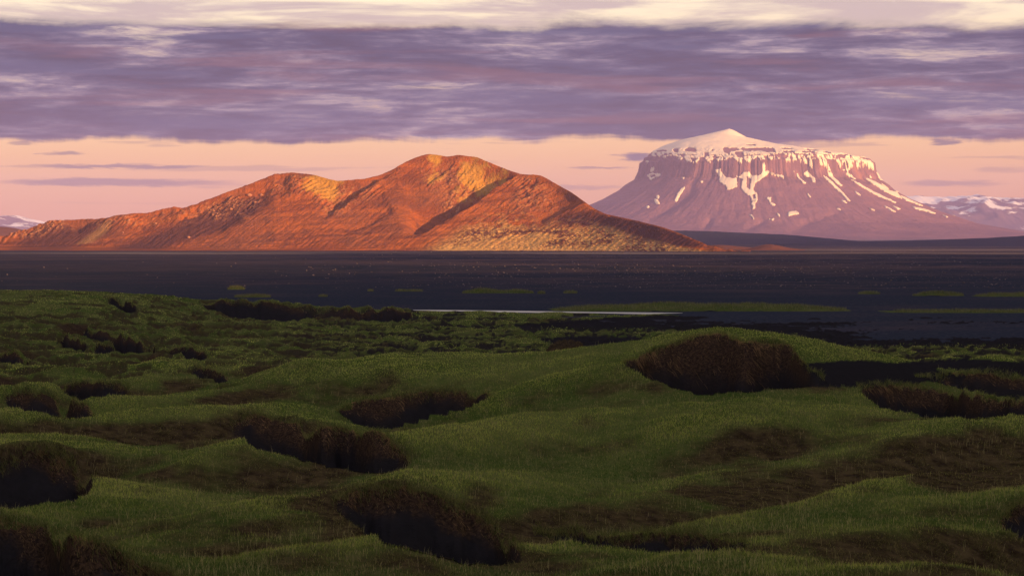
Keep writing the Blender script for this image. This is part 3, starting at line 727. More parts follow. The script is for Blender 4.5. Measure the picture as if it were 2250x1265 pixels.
# hummocks
infront = sstep(Yd, 45, 62)
rx_, ry_ = 0.80 * Xd + 0.60 * Yd * 0.7, -0.60 * Xd + 0.80 * Yd * 0.7     # dune ribs run diagonally
hum = fbm(rx_ / 25, ry_ / 12, 401, 3, gain=0.38) + 0.42 * fbm(rx_ / 9, ry_ / 6.5, 402, 2, gain=0.4) * (0.5 + 0.5 * (1 - sstep(Ud, 800, 1300)))
humr = 1 - 2.2 * np.abs(fbm(rx_ / 34 + 4, ry_ / 15, 403, 2, gain=0.35))
hum2 = 1 - np.abs(fbm(Xd / 7.5 + 5, Yd / 11, 405, 3)) * 2.4
field = sstep(Yd, 200, 240) * (1 - sstep(Yd, 440, 490))
leftf = sstep(Yd, 175, 205) * (1 - sstep(Ud, 560, 760)) * 0.6
field = np.maximum(field, leftf * (1 - sstep(Yd, 440, 490)))
calm2 = 1 - 0.72 * sstep(Ud, 820, 1100) * (1 - sstep(Ud, 1850, 2050)) * sstep(Yd, 160, 178) * (1 - sstep(Yd, 225, 260))
calm = calm2 - 0.75 * (1 - sstep(Ud, 170, 330)) * sstep(Yd, 300, 360)
Zd = Zd + calm * infront * ((2.1 * hum + 1.2 * (humr - 0.5)) * (1 - field) + field * (1.55 * (hum2 - 0.5) + 0.5 * hum)) * np.interp(Yd, [0, 60, 110, 470, 500], [0.5, 0.7, 1, 1, 0.15])
Zd = Zd + infront * (0.13 * fbm(Xd / 2.2, Yd / 2.8, 409, 3) + 0.07 * fbm(Xd / 0.7, Yd / 0.9, 413, 3))
Zd = Zd + np.interp(Ud, [430, 480, 600, 660, 720, 880, 925], [0, .5, 1.4, .9, .7, .8, 0]) * np.exp(-((Yd - 447) / 14) ** 2)
Zbase = Zd.copy()

def vcol(Zf):
    return V0 + F * (HC - Zf) / np.maximum(Yd, 1)
vnow = vcol(Zd)
ystart = np.searchsorted(yd_, 58)
def cross(j, v):
    """row (float y) where the visible surface of column j first rises to photo row v"""
    col = vnow[ystart:, j]
    cm = np.minimum.accumulate(col)
    k = np.searchsorted(-cm, -v)
    k = min(k, len(cm) - 1)
    if cm[k] > v:   # above the skyline of that column: take the highest visible point
        k = int(np.argmin(col))
    return yd_[ystart + k]

SC = {  # name: (top edge, bottom edge, darkness of floor, label)
 'B': ([(1362, 802), (1400, 790), (1440, 771), (1490, 757), (1530, 750), (1565, 739), (1590, 741), (1620, 757), (1650, 760), (1700, 757), (1738, 766), (1748, 790), (1780, 815), (1815, 850)], [(1362, 804), (1420, 826), (1470, 851), (1540, 866), (1600, 864), (1700, 853), (1760, 852), (1815, 853)], 'largest eroded turf bank, brown and shaggy, cut into the crest of the main grassy ridge'),
 'R1': ([(1880, 855), (1930, 852), (1990, 858), (2080, 864), (2150, 880), (2250, 890), (2420, 900)], [(1880, 858), (1920, 886), (1970, 909), (2060, 918), (2150, 918), (2250, 911), (2420, 908)], 'long brown turf bank at the right edge above a grassy lip'),
 'C': ([(735, 902), (770, 891), (840, 886), (880, 878), (930, 872), (1020, 868), (1080, 873)], [(735, 904), (790, 936), (840, 943), (900, 936), (980, 916), (1040, 891), (1080, 875)], 'dark brown blowout hollow in the middle of the grassy slope'),
 'D': ([(503, 942), (540, 926), (590, 922), (640, 938), (700, 950), (780, 953), (830, 952), (860, 984), (908, 1022)], [(503, 948), (560, 986), (640, 1002), (720, 1029), (800, 1037), (870, 1036), (908, 1027)], 'curved turf wall with black floor tapering to a point on its right'),
 'E1': ([(5, 878), (40, 874), (110, 878), (170, 892), (217, 910)], [(5, 882), (60, 906), (130, 915), (180, 917), (217, 913)], 'smooth lens-shaped brown turf bank near the left edge'),
 'E2': ([(130, 850), (170, 843), (240, 851), (285, 856)], [(130, 855), (160, 873), (220, 877), (285, 861)], 'dark shaggy turf bank just above the lens-shaped brown one'),
 'E3': ([(168, 732), (210, 729), (260, 741), (310, 752), (348, 769)], [(168, 735), (230, 751), (270, 771), (310, 779), (348, 773)], 'longest dark turf bank on the slope of the left green hill'),
 'E4': ([(120, 742), (150, 739), (185, 754), (193, 765)], [(120, 746), (145, 766), (175, 771), (193, 768)], 'short dark turf bank left of the longest one on the left green hill'),
 'E5': ([(193, 766), (230, 762), (287, 772)], [(193, 769), (230, 779), (287, 776)], 'narrow dark turf bank under the longest one on the left green hill'),
 'E6': ([(360, 768), (420, 769), (492, 791)], [(360, 771), (430, 791), (492, 795)], 'dark thin turf bank right of the longest one on the left green hill'),
 'E7': ([(420, 815), (450, 811), (502, 838)], [(420, 819), (460, 837), (502, 841)], 'small dark turf bank in the hollow at the foot of the left green hill'),
 'E8': ([(-30, 778), (30, 776), (72, 795)], [(-30, 790), (40, 799), (72, 798)], 'small brown turf bank cut by the left edge, below the green hill'),
 'F': ([(-250, 1030), (0, 1036), (60, 1010), (120, 1015), (160, 1040), (215, 1062)], [(-250, 1135), (0, 1128), (80, 1108), (170, 1102), (215, 1066)], 'black overgrown hollow at the left edge in the lower foreground'),
 'G': ([(728, 1102), (800, 1092), (880, 1090), (950, 1104), (1000, 1130), (1080, 1166), (1155, 1226)], [(728, 1105), (770, 1152), (850, 1192), (950, 1217), (1050, 1242), (1155, 1238)], 'wide dark turf bank arching down to the right in the bottom foreground'),
 'H': ([(1170, 1172), (1300, 1184), (1400, 1186), (1560, 1194), (1650, 1198)], [(1170, 1175), (1300, 1196), (1450, 1213), (1560, 1211), (1650, 1202)], 'thin black eroded ledge in the bottom foreground'),
 'Rr': ([(2195, 1145), (2230, 1128), (2300, 1120), (2420, 1130)], [(2195, 1150), (2230, 1181), (2300, 1196), (2420, 1180)], 'dark turf hollow at the right edge in the lower foreground'),
 'BL': ([(-250, 1136), (0, 1152), (100, 1176), (200, 1206), (330, 1262), (420, 1290)], [(-250, 1340), (0, 1335), (200, 1335), (330, 1305), (420, 1295)], 'dark turf slope filling the bottom left corner'),
 'M1': ([(440, 669), (480, 664), (520, 668), (600, 670), (660, 680), (702, 690)], [(440, 672), (490, 691), (560, 701), (640, 706), (702, 694)], 'far turf bank with a black sand apron at the edge of the plain'),
 'M2': ([(702, 686), (760, 683), (860, 679), (900, 684), (918, 695)], [(702, 690), (760, 701), (850, 707), (900, 703), (918, 698)], 'far dark bank where the left end of the river meets the dunes'),
 'M3': ([(238, 660), (270, 663), (302, 681)], [(238, 664), (270, 685), (302, 685)], 'brown slumped turf bank on the right flank of the left green hill'),
 'R2': ([(2010, 836), (2100, 826), (2170, 832), (2250, 845), (2420, 855)], [(2010, 840), (2100, 852), (2170, 868), (2250, 880), (2420, 885)], 'middle brown turf bank at the right edge behind the long one'),
}
soil = np.zeros_like(Zd); sand_shade = np.zeros_like(Zd)
face_rows = {}
N_A, N_B, N_C = fbm(ud / 55, ud * 0, 481, 4), fbm(ud / 14, ud * 0, 485, 4), fbm(ud / 40, ud * 0, 489, 4)
def med(a, k):
    p_ = np.pad(a, k // 2, mode='edge')
    return np.median(np.lib.stride_tricks.sliding_window_view(p_, k), axis=-1)
for nm, (top, bot, lab) in SC.items():
    lo, hi = max(top[0][0], bot[0][0]), min(top[-1][0], bot[-1][0])
    js = np.where((ud >= lo) & (ud <= hi))[0]
    yt = []; ybm = []; VBs = []
    for j in js:
        vtj = np.interp(ud[j], [a for a, b in top], [b for a, b in top])
        vbj = np.interp(ud[j], [a for a, b in bot], [b for a, b in bot])
        rg = 0.16 * (vbj - vtj) + 1.0
        vtj += rg * (1.3 * N_A[j] + 0.2 * N_B[j]); vbj += rg * (0.8 * N_C[j])
        yt.append(cross(j, vtj)); ybm.append(cross(j, vbj)); VBs.append(vbj)
    yt, ybm = med(np.array(yt), 21), med(np.array(ybm), 21)
    yt = smooth1(np.array(yt), 4); ybm = np.minimum(smooth1(np.array(ybm), 3), yt - 0.5); VBs = np.array(VBs)
    wig = 0.6 * fbm(ud[js] / 30, ud[js] * 0, 431, 3)
    yt = yt + wig
    ds = max(1.0, float(np.mean(yt)) / 130.0) ** 1.5
    ext = np.maximum(yt - ybm, 0.5)
    endf = np.minimum(sstep(ud[js], lo, lo + 0.12 * (hi - lo)), 1 - sstep(ud[js], hi - 0.12 * (hi - lo), hi))
    Yj = Yd[:, js]; tpar = (Yj - ybm[None, :]) / ext[None, :]
    tpar = tpar + 0.09 * fbm(Xd[:, js] / 2.6 / ds, Yj / 3.0 / ds, 437, 3) * np.clip(ext / 6, 0, 1)
    ztop = np.array([np.interp(yt[k], yd_, Zbase[:, j]) for k, j in enumerate(js)])
    sight = HC - (VBs[None, :] - V0) / F * Yj          # line of sight grazing the front lip
    dip = 0.45 + 0.07 * ext
    floor = np.minimum(sight - dip[None, :] * sstep(tpar, 0.0, 0.3), Zbase[:, js] - 0.05)
    wall_s = np.clip(1 - 5.0 / ext, 0.10, 0.62)       # wall takes the last metres
    wl = np.clip((tpar - wall_s[None, :]) / (1 - wall_s[None, :]), 0, 1)
    wl = wl ** 0.8
    carved = floor + (ztop[None, :] - floor) * (wl * wl * (3 - 2 * wl))
    carved = np.minimum(carved, Zbase[:, js] + 0.1)
    inside = (tpar > 0) & (tpar < 1)
    Zd[:, js] = np.where(inside, Zd[:, js] + (carved - Zd[:, js]) * endf[None, :], Zd[:, js])
    lipb = np.exp(-((tpar - 1.06) / 0.10) ** 2) * 0.28 * endf[None, :] * np.clip(ext[None, :] / 8, 0.3, 1)
    Zd[:, js] += lipb * (tpar > 0.9)
    s_in = sstep(tpar, -0.02, 0.06) * (1 - sstep(tpar, 0.97, 1.02)) * np.sqrt(np.maximum(endf, 0))[None, :]
    soil[:, js] = np.maximum(soil[:, js], s_in)
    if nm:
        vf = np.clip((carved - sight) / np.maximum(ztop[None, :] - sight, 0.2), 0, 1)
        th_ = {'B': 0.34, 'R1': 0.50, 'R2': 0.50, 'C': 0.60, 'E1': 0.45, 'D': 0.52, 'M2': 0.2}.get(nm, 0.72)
        sand_shade[:, js] = np.maximum(sand_shade[:, js], s_in * (1 - sstep(vf + 0.50 * fbm(Xd[:, js] / 2.6 / ds, Yj / 6.0 / ds, 499, 3), th_ - 0.14, th_ + 0.18)))  # black below the turf fringe: hollow shade put into the colour as sand
    Zd[:, js] += s_in * (0.34 * fbm(Xd[:, js] / 1.5 / ds, Yj / 1.7 / ds, 495, 4) + 0.25 / ds * fbm(Xd[:, js] / 0.6 / ds + Yj / 1.5 / ds, Yj / 1.2 / ds, 497, 3)) * np.clip(wl * 3, 0.15, 1)
    face_rows[nm] = (js, ybm, yt, wall_s, endf, s_in)
# black sand areas between the far hummocks and at the plain's edge
vE = vcol(Zd)
def area(poly, k=3):
    return inpoly(Ud + 14 * fbm(Xd / 9, Yd / 14, 441, 4), vE + 5 * fbm(Xd / 7, Yd / 12, 445, 4), poly)
far = Yd > 205
sa = area([(1760, 800), (1900, 790), (2040, 806), (2120, 826), (2000, 846), (1900, 850), (1800, 848)]) | area([(1960, 800), (2100, 786), (2300, 800), (2300, 830), (2160, 818)])
sa |= far & (area([(1180, 742), (1300, 735), (1450, 742), (1440, 756), (1300, 768), (1190, 752)]) | area([(1130, 712), (1330, 698), (1450, 692), (2300, 692), (2300, 760), (1850, 760), (1780, 742), (1700, 730), (1400, 722), (1150, 722)]))
sand_shade = np.maximum(sand_shade, sa.astype(float))
slp = np.abs(np.gradient(Zd, axis=0)) / np.maximum(np.gradient(Yd, axis=0), 1e-3)
soil_shade = ((Yd > 205) | (leftf > 0.3)) & (fbm(Xd / 8, Yd / 9, 451, 4) + 1.6 * (np.gradient(Zd, axis=0) / np.maximum(np.gradient(Yd, axis=0), 1e-3)) > 0.26)  # hummock sides facing the camera: bare soil plus their shade, put into colour
soil_shade &= (hum2 < 0.95)
sand_shade = np.maximum(sand_shade, soil_shade.astype(float) * 0.8 * sstep(Ud + 160 * fbm(Xd / 14, Yd / 20, 455, 3), 480, 900))
soil = np.maximum(soil, soil_shade.astype(float) * 0.75)
# brown heath on the dry mounds, its slope terms also standing in for relief shading
def gsm(A, kr, kc):
    B = A.copy()
    for _ in range(2):
        for ax, k in ((0, kr), (1, kc)):
            c_ = np.cumsum(np.insert(B, 0, 0, axis=ax), axis=ax); n_ = B.shape[ax]
            lo_ = np.clip(np.arange(n_) - k, 0, n_); hi_ = np.clip(np.arange(n_) + k + 1, 0, n_)
            B = (np.take(c_, hi_, ax) - np.take(c_, lo_, ax)) / (hi_ - lo_).reshape((-1, 1) if ax == 0 else (1, -1))
    return B
smooth_rows = gsm(Zbase, 3, 8)
wide_rows = gsm(Zbase, 12, 30)
crest = np.clip((smooth_rows - wide_rows) / 0.45, -1, 1)
heath = sstep(fbm(Xd / 13 + 9, Yd / 20, 461, 5) + 0.10, 0.12, 0.42)
def hb(cx, cy, rx, ry, a=1.0, rot=0.0):
    c_, s2 = math.cos(R(rot)), math.sin(R(rot)); dx, dy_ = Ud - cx, vE - cy
    return a * np.exp(-((((dx * c_ + dy_ * s2) / rx) ** 2 + ((-dx * s2 + dy_ * c_) / ry) ** 2)))
hz = hb(1800, 1040, 430, 70, 1.0, -6) + hb(2150, 1000, 200, 50, .9) + hb(1300, 910, 170, 28, .8, -22) + hb(1480, 965, 120, 22, .6, -18) + hb(600, 985, 120, 30, .6) + hb(100, 990, 170, 40, .9) + hb(380, 1150, 230, 30, .8) \
    + hb(900, 1130, 250, 50, .8) + hb(2100, 1215, 250, 50, .9) + hb(1250, 1120, 200, 40, .6) + hb(650, 1060, 140, 20, .7) + hb(500, 960, 130, 30, .5) + hb(1100, 1220, 260, 30, .7) + hb(1600, 1160, 300, 30, .7)
green = hb(1330, 1030, 330, 26, 1.0, -22) + hb(1700, 885, 330, 22, 1.0) + hb(1050, 960, 180, 60, .9, -10) + hb(330, 910, 260, 20, .8) + hb(1350, 770, 300, 20, .9, -8) + hb(250, 1120, 220, 22, .7, -4) + hb(1900, 1110, 300, 22, .8, -10) + hb(90, 655, 220, 30, 1.4)
slope_c = np.gradient(smooth_rows, axis=0) / np.maximum(np.gradient(Yd, axis=0), 1e-3)
heath = 0.95 * np.clip(slope_c * 2.0 - 0.10, -0.5, 0.8) - 0.30 * np.clip(crest, -0.2, 1) + 0.42 * heath + 0.65 * hz * (0.5 + 0.8 * heath) - 0.75 * green
heath = sstep(heath + 0.45 * fbm(Xd / 2.6, Yd / 3.6, 471, 5) + np.interp(Yd, [60, 125], [0.34, 0.0]), -0.02, 0.52)  # extra heath towards the viewer carries a near darkening in the colour
heath = np.maximum(heath, field * 0.35 * sstep(fbm(Xd / 6, Yd / 8, 467, 4), -0.05, 0.35))
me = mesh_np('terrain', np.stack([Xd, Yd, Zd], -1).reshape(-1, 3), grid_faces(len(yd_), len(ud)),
             {'heath': heath.ravel(), 'soil': soil.ravel(), 'sand': sand_shade.ravel()})
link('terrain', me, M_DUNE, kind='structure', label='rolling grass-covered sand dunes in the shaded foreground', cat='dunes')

# ------------------------------------------------------------------ blades
def bilin(A, u, y):
    ju = np.interp(u, ud, np.arange(len(ud))); jy = np.interp(y, yd_, np.arange(len(yd_)))
    a = np.clip(ju.astype(int), 0, len(ud) - 2); b_ = np.clip(jy.astype(int), 0, len(yd_) - 2)
    fu, fy = ju - a, jy - b_
    return (A[b_, a] * (1 - fu) + A[b_, a + 1] * fu) * (1 - fy) + (A[b_ + 1, a] * (1 - fu) + A[b_ + 1, a + 1] * fu) * fy
vis = np.minimum.accumulate(np.where(Yd < 56, 1e9, vE), axis=0)
visible = (vE <= vis + 6) & (Yd >= 56)
def scatter(n, weight):
    """random ground points, about uniform over what can be seen"""
    area_px = np.abs(np.gradient(vE, axis=0)) * 3.3 + 0.4
    W = area_px * weight * visible * (Ud > -260) * (Ud < 2520)
    W = W[:-1, :-1].ravel(); W = W / W.sum()
    k = rng.choice(len(W), n, p=W)
    r0, c0 = np.divmod(k, len(ud) - 1)
    fu, fy = rng.random(n), rng.random(n)
    u = ud[c0] + fu * (ud[c0 + 1] - ud[c0]); y = yd_[r0] + fy * (yd_[r0 + 1] - yd_[r0])
    x = (u - U0) / F * np.maximum(y, 46 + 0.2 * y)
    return u, y, x, bilin(Zd, u, y)
def blades(x, y, z, h, wd, lean, az, tint, seg=2):
    """tapered bent blades as triangles; lean = sideways tip offset / height"""
    n = len(x)
    fa_ = rng.random(n) * math.pi
    wx, wy = np.cos(fa_) * wd * .5, np.sin(fa_) * wd * .5
    lx, ly = np.cos(az) * lean * h, np.sin(az) * lean * h
    P = lambda dx, dy_, dz_: np.stack([x + dx, y + dy_, z + dz_], -1)
    hz_ = h * np.sqrt(np.clip(1 - 0.35 * lean ** 2, 0.15, 1))
    if seg == 2:
        V = np.stack([P(-wx, -wy, -0.03), P(wx, wy, -0.03), P(-wx * .75 + lx * .3, -wy * .75 + ly * .3, hz_ * .58), P(wx * .75 + lx * .3, wy * .75 + ly * .3, hz_ * .58), P(lx, ly, hz_)], 1)
        f = np.array([[0, 1, 3], [0, 3, 2], [2, 3, 4]])
    else:
        V = np.stack([P(-wx, -wy, -0.03), P(wx, wy, -0.03), P(lx, ly, hz_)], 1); f = np.array([[0, 1, 2]])
    k = V.shape[1]
    Fc = (np.arange(n)[:, None, None] * k + f[None]).reshape(-1, 3)
    tn = np.repeat(np.concatenate([tint, np.ones((n, 1))], 1), k, axis=0)
    return V.reshape(-1, 3), Fc, tn
def pack(name, parts, mat, **kw):
    Vs, Fs, Ts = [], [], []; o = 0
    for V, Fc, tn in parts:
        Vs.append(V); Fs.append(Fc + o); Ts.append(tn); o += len(V)
    m_ = mesh_np(name, np.concatenate(Vs), np.concatenate(Fs), {'tint': np.concatenate(Ts)}, smooth=False)
    return link(name, m_, mat, **kw)
def mixc(a, b, f): return np.array(a)[None] * (1 - f[:, None]) + np.array(b)[None] * f[:, None]
bare = np.clip(np.maximum(soil, sand_shade), 0, 1)
# green grass
N1 = 330000
u, y, x, z = scatter(N1, (1 - bare) ** 2 * (1.06 - heath) ** 1.5)
pat = fbm(x / 5, y / 7, 501, 3)
pat2 = fbm(x / 18, y / 24, 503, 4); pat3 = fbm(x / 1.5, y / 2.2, 505, 3)
f = np.clip(0.30 + 0.8 * pat + 1.0 * pat2 + 0.5 * pat3 + 0.75 * bilin(crest, u, y) + 0.22 * rng.normal(size=N1), 0, 1)  # crests tinted brighter: their lit look is put into the colour
tint = mixc((0.034, 0.070, 0.012), (0.340, 0.370, 0.075), f) * (0.6 + 0.7 * rng.random((N1, 1))) * np.interp(y, [60, 130, 200, 420], [0.85, 1.0, 1.25, 1.9])[:, None]  # dark near, bright far: a brightness gradient painted into the blade tint
dry = rng.random(N1) < 0.12 + 0.30 * sstep(y, 195, 320)
tint[dry] = mixc((0.26, 0.23, 0.08), (0.34, 0.26, 0.13), rng.random(dry.sum()))
h = (0.05 + 0.085 * rng.random(N1)) * (1 + 0.6 * pat) * np.where(dry, 1.25, 1)
h = h * np.interp(y, [60, 200, 450], [1, 1.0, 1.15])
wd = np.interp(y, [60, 150, 300, 450], [0.011, 0.018, 0.03, 0.05])
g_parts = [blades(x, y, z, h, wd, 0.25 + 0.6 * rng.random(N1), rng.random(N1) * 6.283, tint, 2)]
# straw stalks standing above the turf
N2 = 5000
u, y, x, z = scatter(N2, (1 - bare) ** 2 * (1.05 - 0.6 * heath) * (Yd < 230) * (0.15 + sstep(fbm(Xd / 6, Yd / 8, 511, 3), 0, .4)))
tint = mixc((0.26, 0.26, 0.09), (0.34, 0.28, 0.14), rng.random(N2))
g_parts.append(blades(x, y, z, 0.20 + 0.26 * rng.random(N2), np.interp(y, [60, 230], [0.008, 0.016]), 0.1 + 0.3 * rng.random(N2), rng.random(N2) * 6.283, tint, 2))
# longer grass leaning over the lip of every cut
for nm in SC:
    js_, ybm_, yt_, ws_, ef_, _si = face_rows[nm]
    n = int(np.clip((ud[js_[-1]] - ud[js_[0]]) * 9, 300, 4500))
    kf = rng.random(n) * (len(js_) - 1); ii = np.arange(len(js_))
    u = np.interp(kf, ii, ud[js_]); yl = np.interp(kf, ii, yt_)
    y = yl + rng.normal(size=n) * 0.5 + 0.25 + 0.9 * fbm(u / 9, u * 0 + yl / 40, 531, 3)
    ok = rng.random(n) < 0.55 + 1.1 * fbm(u / 14, u * 0, 533, 3)
    u, y = u[ok], y[ok]; n = len(u)
    x = (u - U0) / F * np.maximum(y, 46 + 0.2 * y); z = bilin(Zd, u, y)
    tint = mixc((0.040, 0.065, 0.012), (0.230, 0.215, 0.070), rng.random(n) ** 1.3) * np.interp(y, [60, 130, 200, 420], [0.8, 1.0, 1.2, 1.4])[:, None]  # lip grass tint carries the painted near-to-far brightening too
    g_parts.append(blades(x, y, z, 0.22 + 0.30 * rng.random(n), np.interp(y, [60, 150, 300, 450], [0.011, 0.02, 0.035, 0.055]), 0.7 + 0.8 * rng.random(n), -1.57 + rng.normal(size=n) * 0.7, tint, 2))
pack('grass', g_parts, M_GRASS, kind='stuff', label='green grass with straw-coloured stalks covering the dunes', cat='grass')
# brown heath and moss tussocks
N3 = 230000
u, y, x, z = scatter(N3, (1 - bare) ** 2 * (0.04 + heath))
pat = fbm(x / 1.3, y / 1.8, 521, 3)
keep = rng.random(N3) < 0.5 + pat * 1.2
u, y, x, z, pat = u[keep], y[keep], x[keep], z[keep], pat[keep]; N3 = len(x)
f = rng.random(N3)
tint = mixc((0.030, 0.024, 0.010), (0.230, 0.195, 0.065), f ** 1.6) * np.interp(y, [60, 200, 420], [0.9, 1.1, 1.4])[:, None]  # heath tint also painted darker near and brighter far
gr = rng.random(N3) < 0.3
tint[gr] = mixc((0.035, 0.040, 0.010), (0.09, 0.085, 0.025), rng.random(gr.sum()))
h = (0.05 + 0.10 * rng.random(N3)) * (1 + 0.8 * np.clip(pat, -.5, 1))
wd = np.interp(y, [60, 150, 300, 450], [0.013, 0.022, 0.04, 0.06])
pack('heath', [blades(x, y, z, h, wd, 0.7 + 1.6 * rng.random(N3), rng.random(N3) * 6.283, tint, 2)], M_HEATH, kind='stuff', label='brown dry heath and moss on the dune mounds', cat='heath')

# ------------------------------------------------------------------ eroded turf banks: shaggy roots hanging over each cut
for nm, (top, bot, lab) in SC.items():
    js, ybm, yt, wall_s, endf, s_in = face_rows[nm]
    ymid = float(np.mean(yt)); wpx = ud[js[-1]] - ud[js[0]]
    hpx = np.mean(np.interp(ud[js], [a for a, b in bot], [b for a, b in bot]) - np.interp(ud[js], [a for a, b in top], [b for a, b in top]))
    n = int(np.clip(wpx * hpx * 0.22, 300, 5500))
    k = rng.integers(0, len(js), n)
    kf = np.clip(k + rng.random(n) - 0.5, 0, len(js) - 1); ii = np.arange(len(js))
    u = np.interp(kf, ii, ud[js]); a_t = np.interp(kf, ii, yt); a_b = np.interp(kf, ii, ybm); ws = np.interp(kf, ii, wall_s); ef = np.interp(kf, ii, endf)
    q = rng.random(n) ** 2.0                      # 0 lip .. 1 foot of the wall
    y = a_t - q * (a_t - a_b) * (1 - ws) * 1.15 + 0.1
    ok = (q < 0.75) & (rng.random(n) < ef + 0.05) & (rng.random(n) < 0.25 + 1.6 * fbm(u / 16, q * 2.2, 545, 3) + 0.55 * (1 - q))
    u, y, q = u[ok], y[ok], q[ok]; n = len(u)
    ok = rng.random(n) > 1.15 * bilin(sand_shade, u, y)
    u, y, q = u[ok], y[ok], q[ok]; n = len(u)
    x = (u - U0) / F * np.maximum(y, 46 + 0.2 * y); z = bilin(Zd, u, y) + 0.03
    clump = fbm(x / 0.9, z / 1.1, 541, 3)
    L = (0.16 + 0.34 * rng.random(n)) * (1.5 if nm == 'B' else 1.0) * np.interp(ymid, [90, 200, 420], [0.75, 1.0, 1.5]) * (1 + 0.6 * clump)
    wd = np.interp(y, [60, 150, 300, 450], [0.014, 0.024, 0.05, 0.08])
    f = np.clip(rng.random(n) * 0.8 + 0.9 * clump - 0.75 * q + 0.12, 0, 1)  # roots darken towards the foot: hollow shade put into their tint
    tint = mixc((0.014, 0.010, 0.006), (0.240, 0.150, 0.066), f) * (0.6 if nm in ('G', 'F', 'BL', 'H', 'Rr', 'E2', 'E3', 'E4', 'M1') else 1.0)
    br = rng.random(n) < 0.06; tint[br] = np.array((0.17, 0.11, 0.05))
    # hang: tip lies lower and towards the viewer
    fa_ = rng.random(n) * 0.9 - 0.45
    wx, wy = np.cos(fa_) * wd * .5, np.sin(fa_) * wd * .5
    sw = rng.normal(size=n) * 0.25 + 0.55 + 0.8 * fbm(x / 1.5, z / 1.5, 549, 2)
    P = lambda dx, dy_, dz_: np.stack([x + dx, y + dy_, z + dz_], -1)
    V = np.stack([P(-wx, -wy, 0.05), P(wx, wy, 0.05), P(-wx + sw * L * .5, -wy - L * .42, -L * .30), P(wx + sw * L * .5, wy - L * .42, -L * .30), P(sw * L, -L * .5, -L * .95)], 1)
    fc_ = np.array([[0, 1, 3], [0, 3, 2], [2, 3, 4]])
    Fc = (np.arange(n)[:, None, None] * 5 + fc_[None]).reshape(-1, 3)
    tn = np.repeat(np.concatenate([tint, np.ones((n, 1))], 1), 5, axis=0)
    V = V.reshape(-1, 3)
    # the bank itself: earth face and floor of the cut, with the roots as its part
    r_any = np.where((s_in > 0.35).any(1))[0]; r0, r1 = r_any[0], r_any[-1] + 2
    c0, c1_ = js[0], js[-1] + 1
    sub = np.stack([Xd[r0:r1, c0:c1_], Yd[r0:r1, c0:c1_] - 0.03, Zd[r0:r1, c0:c1_] + 0.035], -1).reshape(-1, 3)
    gf = grid_faces(r1 - r0, c1_ - c0); sm = s_in[r0:r1].ravel()
    gf = gf[(sm[gf] > 0.35).sum(1) >= 3]
    used, inv = np.unique(gf, return_inverse=True); gf = inv.reshape(-1, 4)
    # keep only the largest connected patch
    par = np.arange(len(used))
    for _ in range(60):
        mn = par[gf].min(1); old = par.copy()
        for k_ in range(4): np.minimum.at(par, gf[:, k_], mn)
        par = par[par]
        if (old == par).all(): break
    lab_f = par[gf[:, 0]]; vals, cnts = np.unique(lab_f, return_counts=True); gf = gf[lab_f == vals[np.argmax(cnts)]]
    u2, inv = np.unique(gf, return_inverse=True); gf = inv.reshape(-1, 4); ix = used[u2]
    org = sub[ix].mean(0); org[2] = sub[ix][:, 2].min()
    fm = mesh_np('turf_bank', sub[ix] - org, gf, {'heath': np.zeros(len(ix)), 'soil': np.ones(len(ix)), 'sand': sand_shade[r0:r1, c0:c1_].ravel()[ix]})
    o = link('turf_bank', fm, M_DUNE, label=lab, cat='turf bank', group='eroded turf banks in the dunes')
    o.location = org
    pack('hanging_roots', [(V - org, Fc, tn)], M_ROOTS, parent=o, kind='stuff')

# ------------------------------------------------------------------ river
def strip(name, pts_far, pts_near, z, mat, label, cat):
    uu = np.linspace(pts_far[0][0], pts_far[-1][0], 160)
    vf = np.interp(uu, [a for a, b in pts_far], [b for a, b in pts_far]); vn = np.interp(uu, [a for a, b in pts_near], [b for a, b in pts_near])
    wob = 0.35 * fbm(uu / 40, uu * 0, 601, 3)
    rows = []
    for k in range(5):
        v = vf + (vn - vf) * k / 4 + (wob if k == 4 else 0)
        y = F * (HC - z) / (v - V0); x = (uu - U0) / F * y
        rows.append(np.stack([x, y, np.full_like(x, z)], -1))
    m_ = mesh_np(name, np.concatenate(rows), grid_faces(5, len(uu)))
    return link(name, m_, mat, kind='structure', label=label, cat=cat)
strip('river', [(893, 680.4), (960, 680.6), (1100, 682), (1300, 685.0), (1400, 686), (1500, 687.2)], [(893, 681.0), (1000, 684.4), (1150, 686.5), (1300, 687.5), (1420, 690.0), (1500, 687.6)], 0.06, M_WATER, 'pale narrow river across the black plain', 'river')

